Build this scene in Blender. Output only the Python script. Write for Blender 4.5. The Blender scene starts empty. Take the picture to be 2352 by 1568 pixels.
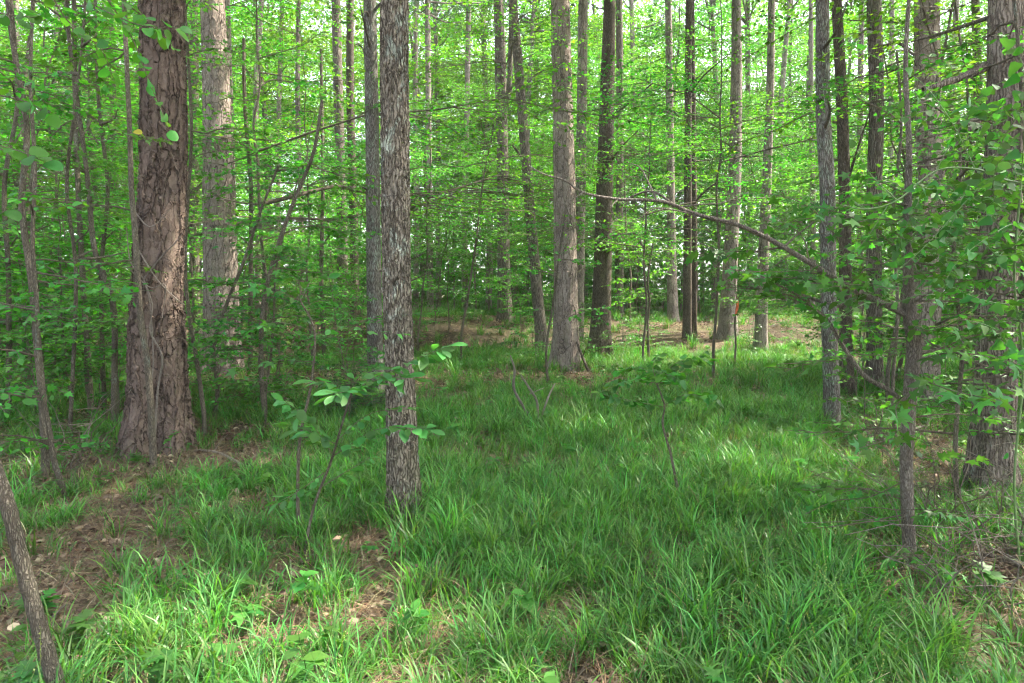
import bpy, math, random
import numpy as np
from mathutils import Vector, Matrix

# ------------------------------------------------------------------ camera, sky, sun, exposure
SC = bpy.context.scene
COL = SC.collection
CAM_H, FOC, HX, HY, PW, PH = 1.7, 1568.0, 1176.0, 680.0, 2352.0, 1568.0
cam_d = bpy.data.cameras.new('camera'); cam = bpy.data.objects.new('camera', cam_d); COL.objects.link(cam)
cam_d.sensor_width = 36.0; cam_d.lens = 36.0 * FOC / PW
cam_d.shift_y = (HY - PH / 2) / PW
cam_d.clip_start = 0.05; cam_d.clip_end = 2000
cam.location = (0, 0, CAM_H); cam.rotation_euler = (math.radians(90), 0, 0)
SC.camera = cam

SUN_AZ, SUN_EL = math.radians(72), math.radians(56)
SUN = np.array([math.cos(SUN_EL) * math.sin(SUN_AZ), math.cos(SUN_EL) * math.cos(SUN_AZ), math.sin(SUN_EL)])
w = bpy.data.worlds.new('World'); SC.world = w; w.use_nodes = True
nt = w.node_tree; nt.nodes.clear()
sky = nt.nodes.new('ShaderNodeTexSky'); sky.sky_type = 'NISHITA'; sky.sun_disc = False
sky.sun_elevation = SUN_EL; sky.sun_rotation = SUN_AZ; sky.dust_density = 4.0; sky.air_density = 1.0; sky.ozone_density = 0.6
bg = nt.nodes.new('ShaderNodeBackground'); bg.inputs[1].default_value = 0.15
wo = nt.nodes.new('ShaderNodeOutputWorld')
hz = nt.nodes.new('ShaderNodeHueSaturation'); hz.inputs['Saturation'].default_value = .55   # hazy summer sky
nt.links.new(sky.outputs[0], hz.inputs['Color']); nt.links.new(hz.outputs[0], bg.inputs[0]); nt.links.new(bg.outputs[0], wo.inputs[0])
sl = bpy.data.lights.new('sun', 'SUN'); sl.energy = 3.1; sl.angle = math.radians(0.55); sl.color = (1.0, 0.93, 0.80)
so = bpy.data.objects.new('sun', sl); COL.objects.link(so); so.location = (20, 10, 40)
so.rotation_euler = Vector(SUN).to_track_quat('Z', 'Y').to_euler()
SC.view_settings.view_transform = 'Standard'; SC.view_settings.look = 'None'
SC.view_settings.exposure = 2.74; SC.view_settings.gamma = 1.0; SC.view_settings.use_curve_mapping = False
SC.render.engine = 'CYCLES'
cy = SC.cycles
cy.max_bounces = 8; cy.diffuse_bounces = 6; cy.glossy_bounces = 2; cy.transmission_bounces = 4; cy.transparent_max_bounces = 4
cy.use_denoising = True; cy.filter_width = 1.1; cy.caustics_reflective = False; cy.caustics_refractive = False
cy.sample_clamp_indirect = 6.0
cy.use_adaptive_sampling = True; cy.adaptive_threshold = 0.03

# ------------------------------------------------------------------ helpers
RNG = np.random.default_rng(7)
def vnoise(x, y, seed=0):
    x = np.asarray(x, float); y = np.asarray(y, float)
    xi = np.floor(x).astype(np.int64); yi = np.floor(y).astype(np.int64); fx = x - xi; fy = y - yi
    def h(a, b):
        n = (a * 374761393 + b * 668265263 + seed * 1442695041) & 0xffffffff
        n = ((n ^ (n >> 13)) * 1274126177) & 0xffffffff
        return ((n ^ (n >> 16)) & 0xffff) / 65535.0
    u = fx * fx * (3 - 2 * fx); v = fy * fy * (3 - 2 * fy)
    return (h(xi, yi) * (1 - u) + h(xi + 1, yi) * u) * (1 - v) + (h(xi, yi + 1) * (1 - u) + h(xi + 1, yi + 1) * u) * v
def sstep(a, b, x):
    t = np.clip((np.asarray(x, float) - a) / (b - a), 0, 1); return t * t * (3 - 2 * t)
def gz(x, y):
    """ground height"""
    x = np.asarray(x, float); y = np.asarray(y, float)
    z = 0.75 * sstep(18.5, 25.0 + 1.2 * np.sin(x * .23), y + 1.3 * (vnoise(x * .22, y * .22, 3) - .5)) + 0.011 * np.clip(y - 26, 0, 300)
    z = z + 0.22 * (vnoise(x * .16 + 9, y * .16, 1) - .5) * sstep(6, 12, y) + 0.07 * (vnoise(x * .9, y * .9, 2) - .5) + 0.03 * (vnoise(x * 3, y * 3, 5) - .5)
    z = z + .42 * (vnoise(x * .55 + 4, y * .55, 8) - .5) * sstep(17.5, 20, y) * (1 - sstep(27, 32, y))
    return z
def w3(px, py, D):
    """pixel of the 2352-wide picture + distance -> world point"""
    return np.array([(px - HX) / FOC * D, D, CAM_H - (py - HY) / FOC * D])
def wx(px, D): return (px - HX) / FOC * D
def ground_at(px, py):
    D = 3.0
    for _ in range(60):
        z = float(gz(wx(px, D), D)); D = 0.5 * D + 0.5 * (CAM_H - z) * FOC / max(py - HY, 4)
    return np.array([wx(px, D), D, float(gz(wx(px, D), D))])

def link(o, parent=None):
    COL.objects.link(o)
    if parent is not None: o.parent = parent
    return o
def thing(name, loc, label, cat, group=None):
    o = bpy.data.objects.new(name, None); o.empty_display_size = .2; o.location = loc; COL.objects.link(o)
    o['label'] = label; o['category'] = cat
    if group: o['group'] = group
    return o
def part(name, me, parent, stuff=False):
    o = bpy.data.objects.new(name, me); link(o, parent)
    if stuff: o['kind'] = 'stuff'
    return o

class MB:
    """collects vertex/face arrays and builds one mesh"""
    def __init__(s): s.v = []; s.f = []; s.c = []; s.n = 0; s.m = []
    def add(s, V, F, C=None, mat=0):
        V = np.asarray(V, float).reshape(-1, 3); F = np.asarray(F, np.int64)
        s.v.append(V); s.f.append(F + s.n); s.m.append(np.full(len(F), mat, np.int32)); s.n += len(V)
        if C is None: C = np.ones((len(V), 3)) * .5
        C = np.asarray(C, float)
        if C.ndim == 1: C = np.tile(C, (len(V), 1))
        s.c.append(C)
    def tube(s, pts, rad, sides=5, col=None, closed=True, flare=None):
        pts = np.asarray(pts, float); rad = np.asarray(rad, float); n = len(pts)
        t = np.gradient(pts, axis=0); t /= np.linalg.norm(t, axis=1)[:, None] + 1e-9
        ref = np.array([0.31, 0.2, 0.93]) if abs(t[:, 2]).mean() < .8 else np.array([1.0, 0.05, 0])
        a = np.cross(t, ref); a /= np.linalg.norm(a, axis=1)[:, None] + 1e-9
        b = np.cross(t, a)
        th = np.arange(sides) / sides * 2 * math.pi
        R = rad[:, None] * np.ones(sides)[None]
        if flare is not None: R = R * flare(pts, th)
        V = pts[:, None, :] + R[..., None] * (np.cos(th)[None, :, None] * a[:, None, :] + np.sin(th)[None, :, None] * b[:, None, :])
        i = np.arange(n - 1)[:, None] * sides; j = np.arange(sides)[None]; k = (j + 1) % sides
        F = np.stack([i + j, i + k, i + sides + k, i + sides + j], -1).reshape(-1, 4)
        s.add(V.reshape(-1, 3), F[:, ::-1], col)
    def leaves(s, T, pos, d, nrm, size, col, width=1.0):
        """template T=(verts, faces); arrays of leaves"""
        TV, TF = T; N = len(pos)
        if N == 0: return
        d = d / (np.linalg.norm(d, axis=1)[:, None] + 1e-9)
        sd = np.cross(d, nrm); sd /= np.linalg.norm(sd, axis=1)[:, None] + 1e-9
        n2 = np.cross(sd, d)
        sz = np.asarray(size, float).reshape(-1, 1, 1)
        V = pos[:, None, :] + sz * (TV[None, :, 0:1] * width * sd[:, None] + TV[None, :, 1:2] * d[:, None] + TV[None, :, 2:3] * n2[:, None])
        k = len(TV); F = (np.arange(N)[:, None, None] * k + TF[None]).reshape(-1, TF.shape[1])
        C = np.repeat(np.asarray(col, float), k, axis=0)
        s.add(V.reshape(-1, 3), F, C)
    def build(s, name, mats, smooth=True):
        me = bpy.data.meshes.new(name)
        V = np.concatenate(s.v); C = np.concatenate(s.c)
        nl = sum(f.size for f in s.f); nf = sum(len(f) for f in s.f)
        me.vertices.add(len(V)); me.vertices.foreach_set('co', V.ravel())
        me.loops.add(nl); me.polygons.add(nf)
        me.loops.foreach_set('vertex_index', np.concatenate([f.ravel() for f in s.f]).astype(np.int32))
        tot = np.concatenate([np.full(len(f), f.shape[1], np.int32) for f in s.f])
        me.polygons.foreach_set('loop_start', np.concatenate([[0], np.cumsum(tot)[:-1]]).astype(np.int32))
        me.polygons.foreach_set('loop_total', tot)
        me.polygons.foreach_set('material_index', np.concatenate(s.m))
        me.polygons.foreach_set('use_smooth', np.full(nf, smooth))
        at = me.attributes.new('tint', 'FLOAT_COLOR', 'POINT')
        at.data.foreach_set('color', np.concatenate([C, np.ones((len(C), 1))], 1).astype(np.float32).ravel())
        for m in (mats if isinstance(mats, (list, tuple)) else [mats]): me.materials.append(m)
        me.update(calc_edges=True)
        return me

def resample(pts, n):
    """Catmull-Rom through points, n samples (rows may hold extra columns)"""
    P = np.asarray(pts, float)
    if len(P) == 2: return P[0] + (P[1] - P[0]) * np.linspace(0, 1, n)[:, None]
    Q = np.vstack([2 * P[0] - P[1], P, 2 * P[-1] - P[-2]])
    t = np.linspace(0, len(P) - 1 - 1e-6, n); i = t.astype(int); u = (t - i)[:, None]
    a, b, c, d = Q[i], Q[i + 1], Q[i + 2], Q[i + 3]
    return .5 * ((2 * b) + (c - a) * u + (2 * a - 5 * b + 4 * c - d) * u * u + (3 * b - a - 3 * c + d) * u ** 3)

# leaf templates (base at origin, tip at +Y, normal +Z)
def fold(pts, faces):
    return np.array(pts, float), np.array(faces, np.int64)
T_QUAD = fold([(0, 0, 0), (.30, .45, .05), (0, 1, -.06), (-.30, .45, .05)], [(0, 1, 2, 3)])
T_OVAL = fold([(0, 0, 0), (.24, .25, .05), (.28, .6, .04), (0, 1, -.1), (-.28, .6, .04), (-.24, .25, .05), (0, .45, 0)],
              [(0, 1, 2, 6), (2, 3, 4, 6), (4, 5, 0, 6)])
# a small lobed leaf (maple, sweetgum), few triangles
T_STAR = fold([(0, 0, 0), (.46, .12, .02), (.22, .36, .0), (.44, .66, -.05), (.15, .60, .02), (0, 1, -.1), (-.15, .60, .02), (-.44, .66, -.05), (-.22, .36, 0), (-.46, .12, .02), (0, .33, .03)],
              [(0, 1, 10), (1, 2, 10), (2, 3, 10), (3, 4, 10), (4, 5, 10), (5, 6, 10), (6, 7, 10), (7, 8, 10), (8, 9, 10), (9, 0, 10)])
def pine_tuft():
    V = []; F = []; r = random.Random(3)
    for i in range(11):
        a = i / 11 * 6.283; e = r.uniform(.3, 1.15)
        d = np.array([math.cos(a) * math.sin(e), math.cos(e), math.sin(a) * math.sin(e)])
        s_ = np.cross(d, [r.uniform(-1, 1), r.uniform(-1, 1), r.uniform(-1, 1)]); s_ /= np.linalg.norm(s_); b = len(V)
        V += [tuple(s_ * .03), tuple(-s_ * .03), tuple(d * r.uniform(.75, 1))]; F.append((b, b + 1, b + 2))
    return fold(V, F)
T_PINE = pine_tuft()

# ------------------------------------------------------------------ materials
def mat(name):
    m = bpy.data.materials.new(name); m.use_nodes = True; t = m.node_tree; t.nodes.clear()
    return m, t, t.nodes, t.links
def N(ns, typ, **kw):
    n = ns.new(typ)
    for k, v in kw.items(): setattr(n, k, v)
    return n
def leaf_mat(name, trans=.42, rough=.42, spec=.45, jitter=.05, tmul=(1.5, 1.75, .55)):
    m, t, ns, L = mat(name)
    at = N(ns, 'ShaderNodeAttribute', attribute_name='tint'); oi = N(ns, 'ShaderNodeObjectInfo')
    hs = N(ns, 'ShaderNodeHueSaturation')
    mr = N(ns, 'ShaderNodeMapRange'); mr.inputs[3].default_value = .5 - jitter * .35; mr.inputs[4].default_value = .5 + jitter * .35
    mv = N(ns, 'ShaderNodeMapRange'); mv.inputs[3].default_value = 1 - jitter * 4; mv.inputs[4].default_value = 1 + jitter * 4
    L.new(oi.outputs['Random'], mr.inputs[0]); L.new(mr.outputs[0], hs.inputs['Hue'])
    L.new(oi.outputs['Random'], mv.inputs[0]); L.new(mv.outputs[0], hs.inputs['Value']); L.new(at.outputs['Color'], hs.inputs['Color'])
    p = N(ns, 'ShaderNodeBsdfPrincipled'); p.inputs['Roughness'].default_value = rough; p.inputs['Specular IOR Level'].default_value = spec
    L.new(hs.outputs[0], p.inputs['Base Color'])
    mx = N(ns, 'ShaderNodeMix', data_type='RGBA', blend_type='MULTIPLY'); mx.inputs[0].default_value = 1
    mx.inputs[7].default_value = (*tmul, 1); L.new(hs.outputs[0], mx.inputs[6])
    tr = N(ns, 'ShaderNodeBsdfTranslucent'); L.new(mx.outputs[2], tr.inputs[0])
    ms = N(ns, 'ShaderNodeMixShader'); ms.inputs[0].default_value = trans
    L.new(p.outputs[0], ms.inputs[1]); L.new(tr.outputs[0], ms.inputs[2])
    o = N(ns, 'ShaderNodeOutputMaterial'); L.new(ms.outputs[0], o.inputs[0])
    return m
M_LEAF = leaf_mat('foliage', .44, .45, .35, .06, (1.4, 1.85, .65))
M_LEAF_NEAR = leaf_mat('near_foliage', .45, .45, .25, .07, (1.5, 1.85, .6))
M_GRASS = leaf_mat('grass_blade', .38, .42, .35, .06, (1.6, 1.7, .5))
M_NEEDLE = leaf_mat('pine_needles', .2, .5, .3)
M_LITTER = leaf_mat('dead_leaf', .12, .75, .2, .08, (1.3, 1.0, .7))

def ramp(ns, stops):
    r = N(ns, 'ShaderNodeValToRGB'); e = r.color_ramp.elements
    while len(e) < len(stops): e.new(.5)
    for i, (p, c) in enumerate(stops): e[i].position = p; e[i].color = (*c, 1)
    return r
def mapping(ns, L, scale, coord):
    m = N(ns, 'ShaderNodeMapping'); m.inputs['Scale'].default_value = scale; L.new(coord, m.inputs[0]); return m
def noise(ns, L, vec, scale, detail=4, rough=.6, dist=0):
    n = N(ns, 'ShaderNodeTexNoise'); n.inputs['Scale'].default_value = scale; n.inputs['Detail'].default_value = detail
    n.inputs['Roughness'].default_value = rough; n.inputs['Distortion'].default_value = dist; L.new(vec, n.inputs['Vector']); return n
def bark(name, kind, plate, plate2, fissure, lichen=None, lich_amt=.5, disp=0.0, sc=1.0, moss=False):
    m, t, ns, L = mat(name)
    tc = N(ns, 'ShaderNodeTexCoord'); oi = N(ns, 'ShaderNodeObjectInfo')
    ad = N(ns, 'ShaderNodeVectorMath', operation='ADD'); cr = N(ns, 'ShaderNodeCombineXYZ')
    mu = N(ns, 'ShaderNodeMath', operation='MULTIPLY'); mu.inputs[1].default_value = 7.3; L.new(oi.outputs['Random'], mu.inputs[0])
    for i in (0, 1, 2): L.new(mu.outputs[0], cr.inputs[i])
    L.new(tc.outputs['Object'], ad.inputs[0]); L.new(cr.outputs[0], ad.inputs[1])
    wn = noise(ns, L, ad.outputs[0], (11 if kind == 'pine' else 14) * sc, 5); wm = N(ns, 'ShaderNodeVectorMath', operation='MULTIPLY_ADD')
    wa = .055 if kind == 'pine' else .045
    wm.inputs[1].default_value = (wa / sc, wa / sc, wa / sc); L.new(wn.outputs['Color'], wm.inputs[0]); L.new(ad.outputs[0], wm.inputs[2])
    if kind == 'pine':
        mp = mapping(ns, L, (sc, sc, .27 * sc), wm.outputs[0])
        vo = N(ns, 'ShaderNodeTexVoronoi', feature='DISTANCE_TO_EDGE'); vo.inputs['Scale'].default_value = 21; L.new(mp.outputs[0], vo.inputs['Vector'])
        hr = N(ns, 'ShaderNodeMapRange', interpolation_type='SMOOTHSTEP'); hr.inputs[1].default_value = -.03; hr.inputs[2].default_value = .085
        cn = noise(ns, L, mapping(ns, L, (1, 1, .5), ad.outputs[0]).outputs[0], 9 * sc, 4, .7); ca = N(ns, 'ShaderNodeMath', operation='MULTIPLY_ADD'); ca.inputs[1].default_value = .34; L.new(cn.outputs['Fac'], ca.inputs[0])
        cs = N(ns, 'ShaderNodeMath', operation='SUBTRACT'); cs.inputs[1].default_value = .15; L.new(vo.outputs['Distance'], ca.inputs[2]); L.new(ca.outputs[0], cs.inputs[0])
        v3 = N(ns, 'ShaderNodeTexVoronoi', feature='DISTANCE_TO_EDGE'); v3.inputs['Scale'].default_value = 9; L.new(mapping(ns, L, (sc, sc, .16 * sc), wm.outputs[0]).outputs[0], v3.inputs['Vector'])
        mn = N(ns, 'ShaderNodeMath', operation='MINIMUM'); L.new(cs.outputs[0], mn.inputs[0]); L.new(v3.outputs['Distance'], mn.inputs[1])
        L.new(mn.outputs[0], hr.inputs[0]); height = hr.outputs[0]
        mp2 = mapping(ns, L, (sc, sc, .5 * sc), wm.outputs[0])
        v2 = N(ns, 'ShaderNodeTexVoronoi', feature='F1'); v2.inputs['Scale'].default_value = 42; L.new(mp2.outputs[0], v2.inputs['Vector'])
        sep = N(ns, 'ShaderNodeSeparateColor'); L.new(v2.outputs['Color'], sep.inputs[0]); flake = sep.outputs[0]
    else:
        mp = mapping(ns, L, (sc, sc, .16 * sc if kind == 'oak' else .1 * sc), wm.outputs[0])
        vo = N(ns, 'ShaderNodeTexVoronoi', feature='DISTANCE_TO_EDGE'); vo.inputs['Scale'].default_value = 56 if kind == 'oak' else 44; L.new(mp.outputs[0], vo.inputs['Vector'])
        hr = N(ns, 'ShaderNodeMapRange', interpolation_type='SMOOTHSTEP'); hr.inputs[1].default_value = -.06; hr.inputs[2].default_value = .36
        cn = noise(ns, L, mp.outputs[0], 22, 4, .7); ca = N(ns, 'ShaderNodeMath', operation='MULTIPLY_ADD'); ca.inputs[1].default_value = .5; L.new(cn.outputs['Fac'], ca.inputs[0]); L.new(vo.outputs['Distance'], ca.inputs[2])
        cs = N(ns, 'ShaderNodeMath', operation='SUBTRACT'); cs.inputs[1].default_value = .24; L.new(ca.outputs[0], cs.inputs[0])
        L.new(cs.outputs[0], hr.inputs[0]); height = hr.outputs[0]
        fn = noise(ns, L, mp.outputs[0], 40, 4); flake = fn.outputs['Fac']
    fine = noise(ns, L, wm.outputs[0], 60 * sc, 5, .7)
    big = noise(ns, L, ad.outputs[0], 2.2, 3)
    c1 = N(ns, 'ShaderNodeMix', data_type='RGBA'); c1.inputs[6].default_value = (*plate, 1); c1.inputs[7].default_value = (*plate2, 1)
    fm = N(ns, 'ShaderNodeMath', operation='ADD'); L.new(flake, fm.inputs[0]); f2 = N(ns, 'ShaderNodeMath', operation='MULTIPLY_ADD'); f2.inputs[1].default_value = 1.1; f2.inputs[2].default_value = -.55
    L.new(fine.outputs['Fac'], f2.inputs[0]); L.new(f2.outputs[0], fm.inputs[1]); fm.use_clamp = True
    L.new(fm.outputs[0], c1.inputs[0])
    cc = c1.outputs[2]
    if lichen is not None:
        ln = noise(ns, L, mapping(ns, L, (1, 1, .6), ad.outputs[0]).outputs[0], 7, 5, .72)
        lr = N(ns, 'ShaderNodeMapRange'); lr.inputs[1].default_value = .66 - .16 * lich_amt; lr.inputs[2].default_value = .72 - .14 * lich_amt
        L.new(ln.outputs['Fac'], lr.inputs[0])
        lm = N(ns, 'ShaderNodeMix', data_type='RGBA'); lm.inputs[7].default_value = (*lichen, 1)
        l8 = N(ns, 'ShaderNodeMath', operation='MULTIPLY'); l8.inputs[1].default_value = .8; L.new(lr.outputs[0], l8.inputs[0])
        L.new(l8.outputs[0], lm.inputs[0]); L.new(cc, lm.inputs[6]); cc = lm.outputs[2]
    c2 = N(ns, 'ShaderNodeMix', data_type='RGBA'); c2.inputs[6].default_value = (*fissure, 1); L.new(cc, c2.inputs[7]); L.new(height, c2.inputs[0])
    cc = c2.outputs[2]
    if moss:
        sx = N(ns, 'ShaderNodeSeparateXYZ'); L.new(tc.outputs['Object'], sx.inputs[0])
        m1 = N(ns, 'ShaderNodeMapRange'); m1.inputs[1].default_value = .75; m1.inputs[2].default_value = .05; L.new(sx.outputs[2], m1.inputs[0])
        m2 = N(ns, 'ShaderNodeMapRange'); m2.inputs[1].default_value = .02; m2.inputs[2].default_value = .15; L.new(sx.outputs[0], m2.inputs[0])
        m3 = N(ns, 'ShaderNodeMath', operation='MULTIPLY'); L.new(m1.outputs[0], m3.inputs[0]); L.new(m2.outputs[0], m3.inputs[1])
        m4 = N(ns, 'ShaderNodeMath', operation='MULTIPLY'); L.new(m3.outputs[0], m4.inputs[0]); L.new(big.outputs['Fac'], m4.inputs[1])
        mm = N(ns, 'ShaderNodeMix', data_type='RGBA'); mm.inputs[7].default_value = (.09, .11, .025, 1); L.new(cc, mm.inputs[6]); L.new(m4.outputs[0], mm.inputs[0]); cc = mm.outputs[2]
    bv = N(ns, 'ShaderNodeMapRange'); bv.inputs[1].default_value = .3; bv.inputs[2].default_value = .7; bv.inputs[3].default_value = .72; bv.inputs[4].default_value = 1.25; L.new(big.outputs['Fac'], bv.inputs[0])
    vm = N(ns, 'ShaderNodeVectorMath', operation='SCALE'); L.new(cc, vm.inputs[0]); L.new(bv.outputs[0], vm.inputs['Scale'])
    p = N(ns, 'ShaderNodeBsdfPrincipled'); p.inputs['Roughness'].default_value = .88; p.inputs['Specular IOR Level'].default_value = .2
    L.new(vm.outputs[0], p.inputs['Base Color'])
    h1 = N(ns, 'ShaderNodeMath', operation='MULTIPLY_ADD'); h1.inputs[1].default_value = .35; L.new(fine.outputs['Fac'], h1.inputs[0]); L.new(height, h1.inputs[2])
    h2 = N(ns, 'ShaderNodeMath', operation='MULTIPLY_ADD'); h2.inputs[1].default_value = .45; L.new(flake, h2.inputs[0]); L.new(h1.outputs[0], h2.inputs[2])
    o = N(ns, 'ShaderNodeOutputMaterial'); L.new(p.outputs[0], o.inputs[0])
    if disp > 0:
        ds = N(ns, 'ShaderNodeDisplacement'); ds.inputs['Midlevel'].default_value = 1.35; ds.inputs['Scale'].default_value = disp
        L.new(h2.outputs[0], ds.inputs['Height']); L.new(ds.outputs[0], o.inputs['Displacement']); m.displacement_method = 'BOTH'
    else:
        b = N(ns, 'ShaderNodeBump'); b.inputs['Strength'].default_value = .9; b.inputs['Distance'].default_value = .02
        L.new(h2.outputs[0], b.inputs['Height']); L.new(b.outputs[0], p.inputs['Normal'])
    return m
LICH = (.30, .34, .27)
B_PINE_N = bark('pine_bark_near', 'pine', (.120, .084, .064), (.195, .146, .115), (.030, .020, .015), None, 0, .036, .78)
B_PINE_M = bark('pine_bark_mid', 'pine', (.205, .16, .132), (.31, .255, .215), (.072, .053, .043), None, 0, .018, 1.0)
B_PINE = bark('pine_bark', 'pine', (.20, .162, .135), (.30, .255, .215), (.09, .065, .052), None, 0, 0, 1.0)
B_OAK_N = bark('oak_bark_near', 'oak', (.20, .168, .125), (.32, .28, .215), (.045, .035, .025), (.40, .45, .36), .66, .02, .85, True)
B_OAK_M = bark('grey_bark', 'oak', (.20, .175, .15), (.28, .255, .22), (.08, .065, .052), LICH, 1.0, 0, 1.0)
B_RIDGE = bark('ridged_bark', 'ridge', (.19, .155, .125), (.27, .225, .18), (.06, .045, .035), LICH, .25, .012, .9)
B_RIDGE_F = bark('ridged_bark_far', 'ridge', (.205, .172, .138), (.285, .245, .20), (.085, .065, .052), LICH, .3, 0, .9)
B_DARK = bark('dark_bark', 'oak', (.13, .102, .075), (.19, .155, .115), (.06, .046, .034), None, 0, 0, 1.0)
B_STEM = bark('stem_bark', 'oak', (.19, .16, .115), (.28, .24, .18), (.10, .08, .058), LICH, .5, 0, 2.2)
B_TWIG = bark('twig_bark', 'oak', (.20, .165, .12), (.28, .235, .175), (.14, .11, .08), None, 0, 0, 3)
B_LIMB = bark('limb_bark', 'oak', (.22, .185, .145), (.33, .285, .23), (.12, .095, .075), LICH, .5, 0, 2.4)
B_DEAD = bark('dead_wood', 'oak', (.30, .26, .21), (.42, .37, .31), (.20, .16, .13), None, 0, 0, 3)

def litter_mat():
    m, t, ns, L = mat('forest_floor')
    tc = N(ns, 'ShaderNodeTexCoord'); c = tc.outputs['Object']
    wn = noise(ns, L, c, 9, 3); wm = N(ns, 'ShaderNodeVectorMath', operation='MULTIPLY_ADD'); wm.inputs[1].default_value = (.1, .1, .1)
    L.new(wn.outputs['Color'], wm.inputs[0]); L.new(c, wm.inputs[2])
    v = N(ns, 'ShaderNodeTexVoronoi', feature='F1'); v.inputs['Scale'].default_value = 17; L.new(wm.outputs[0], v.inputs['Vector'])
    sp = N(ns, 'ShaderNodeSeparateColor'); L.new(v.outputs['Color'], sp.inputs[0])
    fi = noise(ns, L, mapping(ns, L, (1, .35, 1), c).outputs[0], 70, 4, .7)
    mx = N(ns, 'ShaderNodeMath', operation='MULTIPLY_ADD'); mx.inputs[1].default_value = .6; L.new(sp.outputs[0], mx.inputs[0])
    m2 = N(ns, 'ShaderNodeMath', operation='MULTIPLY'); m2.inputs[1].default_value = .45; L.new(fi.outputs['Fac'], m2.inputs[0]); L.new(m2.outputs[0], mx.inputs[2])
    r = ramp(ns, [(.0, (.035, .024, .018)), (.35, (.072, .053, .034)), (.6, (.10, .074, .047)), (.85, (.145, .112, .074)), (1, (.23, .19, .13))])
    L.new(mx.outputs[0], r.inputs[0])
    # mossy, weedy ground in patches
    bn = noise(ns, L, c, .55, 4, .6); br = N(ns, 'ShaderNodeMapRange'); br.inputs[1].default_value = .5; br.inputs[2].default_value = .7; br.inputs[4].default_value = .55; L.new(bn.outputs['Fac'], br.inputs[0])
    g = N(ns, 'ShaderNodeMix', data_type='RGBA'); g.inputs[7].default_value = (.06, .085, .02, 1); L.new(r.outputs[0], g.inputs[6]); L.new(br.outputs[0], g.inputs[0])
    p = N(ns, 'ShaderNodeBsdfPrincipled'); p.inputs['Roughness'].default_value = .92; p.inputs['Specular IOR Level'].default_value = .15
    L.new(g.outputs[2], p.inputs['Base Color'])
    b = N(ns, 'ShaderNodeBump'); b.inputs['Strength'].default_value = .9; b.inputs['Distance'].default_value = .03; L.new(mx.outputs[0], b.inputs['Height']); L.new(b.outputs[0], p.inputs['Normal'])
    o = N(ns, 'ShaderNodeOutputMaterial'); L.new(p.outputs[0], o.inputs[0]); return m
M_FLOOR = litter_mat()

def plain(name, col, rough=.6):
    m, t, ns, L = mat(name); tc = N(ns, 'ShaderNodeTexCoord'); n_ = noise(ns, L, tc.outputs['Object'], 40, 3)
    r = ramp(ns, [(.3, tuple(c * .8 for c in col)), (.7, tuple(min(1, c * 1.15) for c in col))]); L.new(n_.outputs['Fac'], r.inputs[0])
    p = N(ns, 'ShaderNodeBsdfPrincipled'); p.inputs['Roughness'].default_value = rough; L.new(r.outputs[0], p.inputs['Base Color'])
    o = N(ns, 'ShaderNodeOutputMaterial'); L.new(p.outputs[0], o.inputs[0]); return m
M_VINE = plain('vine_stem', (.10, .17, .05), .5)
M_ORANGE = plain('orange_ribbon', (.75, .10, .02), .45)

# ------------------------------------------------------------------ ground
def axis(lo, hi, dense_lo, dense_hi, step, grow):
    a = list(np.arange(dense_lo, dense_hi, step)); s = step; x = dense_hi
    while x < hi: a.append(x); s *= grow; x += s
    a.append(hi); s = step; x = dense_lo - step; b = []
    while x > lo: b.append(x); s *= grow; x -= s
    b.append(lo); return np.array(b[::-1] + a)
gx = axis(-500, 500, -12, 12, .14, 1.12); gy = axis(-60, 700, 1.5, 28, .14, 1.12)
X, Y = np.meshgrid(gx, gy); Zg = gz(X, Y)
mb = MB(); nx, ny = len(gx), len(gy)
ii = (np.arange(ny - 1)[:, None] * nx + np.arange(nx - 1)[None]).ravel()
mb.add(np.stack([X, Y, Zg], -1).reshape(-1, 3), np.stack([ii, ii + 1, ii + nx + 1, ii + nx], -1))
g = part('ground', mb.build('ground', M_FLOOR), None); g['kind'] = 'structure'

# ------------------------------------------------------------------ sun columns kept free of crown leaves, to shape the sun patches
GAPS = []
def gap_g(px, py, r): GAPS.append((ground_at(px, py), r))
def gap_p(px, py, D, r): GAPS.append((w3(px, py, D), r))
for a in [(1600, 800, 2.6), (1520, 785, 2.0), (1560, 835, 2.0), (1720, 825, 2.0), (1720, 765, 2.2), (1830, 780, 1.2), (470, 1500, .45), (380, 1470, .35), (580, 1490, .4), (680, 1540, .35), (1800, 1050, .9), (1700, 1110, .55), (1880, 1120, .5),
          (230, 930, .8), (120, 1060, .45), (1480, 1040, .4), (600, 745, 1.2), (1300, 1010, .4), (2270, 1060, .5), (560, 1080, .35), (2060, 990, .3), (2200, 1430, .3)]: gap_g(*a)
for a in [(495, 120, 14.8, .9), (480, 320, 14.8, .6), (330, 620, 7.2, .25), (1310, 300, 15.2, .5), (800, 870, 4.2, .12), (1500, 420, 25, 3.2), (1600, 600, 23, 2), (1150, 480, 27, 3), (1050, 350, 30, 3), (760, 230, 20, 2.6), (1700, 250, 24, 3), (1800, 450, 22, 2.5),
          (950, 120, 26, 3), (1900, 180, 20, 2), (150, 160, 12, 1.5), (620, 600, 14, 1.2), (1250, 560, 24, 2), (2050, 150, 18, 2), (300, 730, 6.8, .3), (60, 250, 3.5, .4), (1900, 1190, 4.6, .25), (1450, 700, 24, 2.2), (1180, 100, 30, 4)]: gap_p(*a)
GP = np.array([g_[0] for g_ in GAPS]); GR = np.array([g_[1] for g_ in GAPS])
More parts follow.
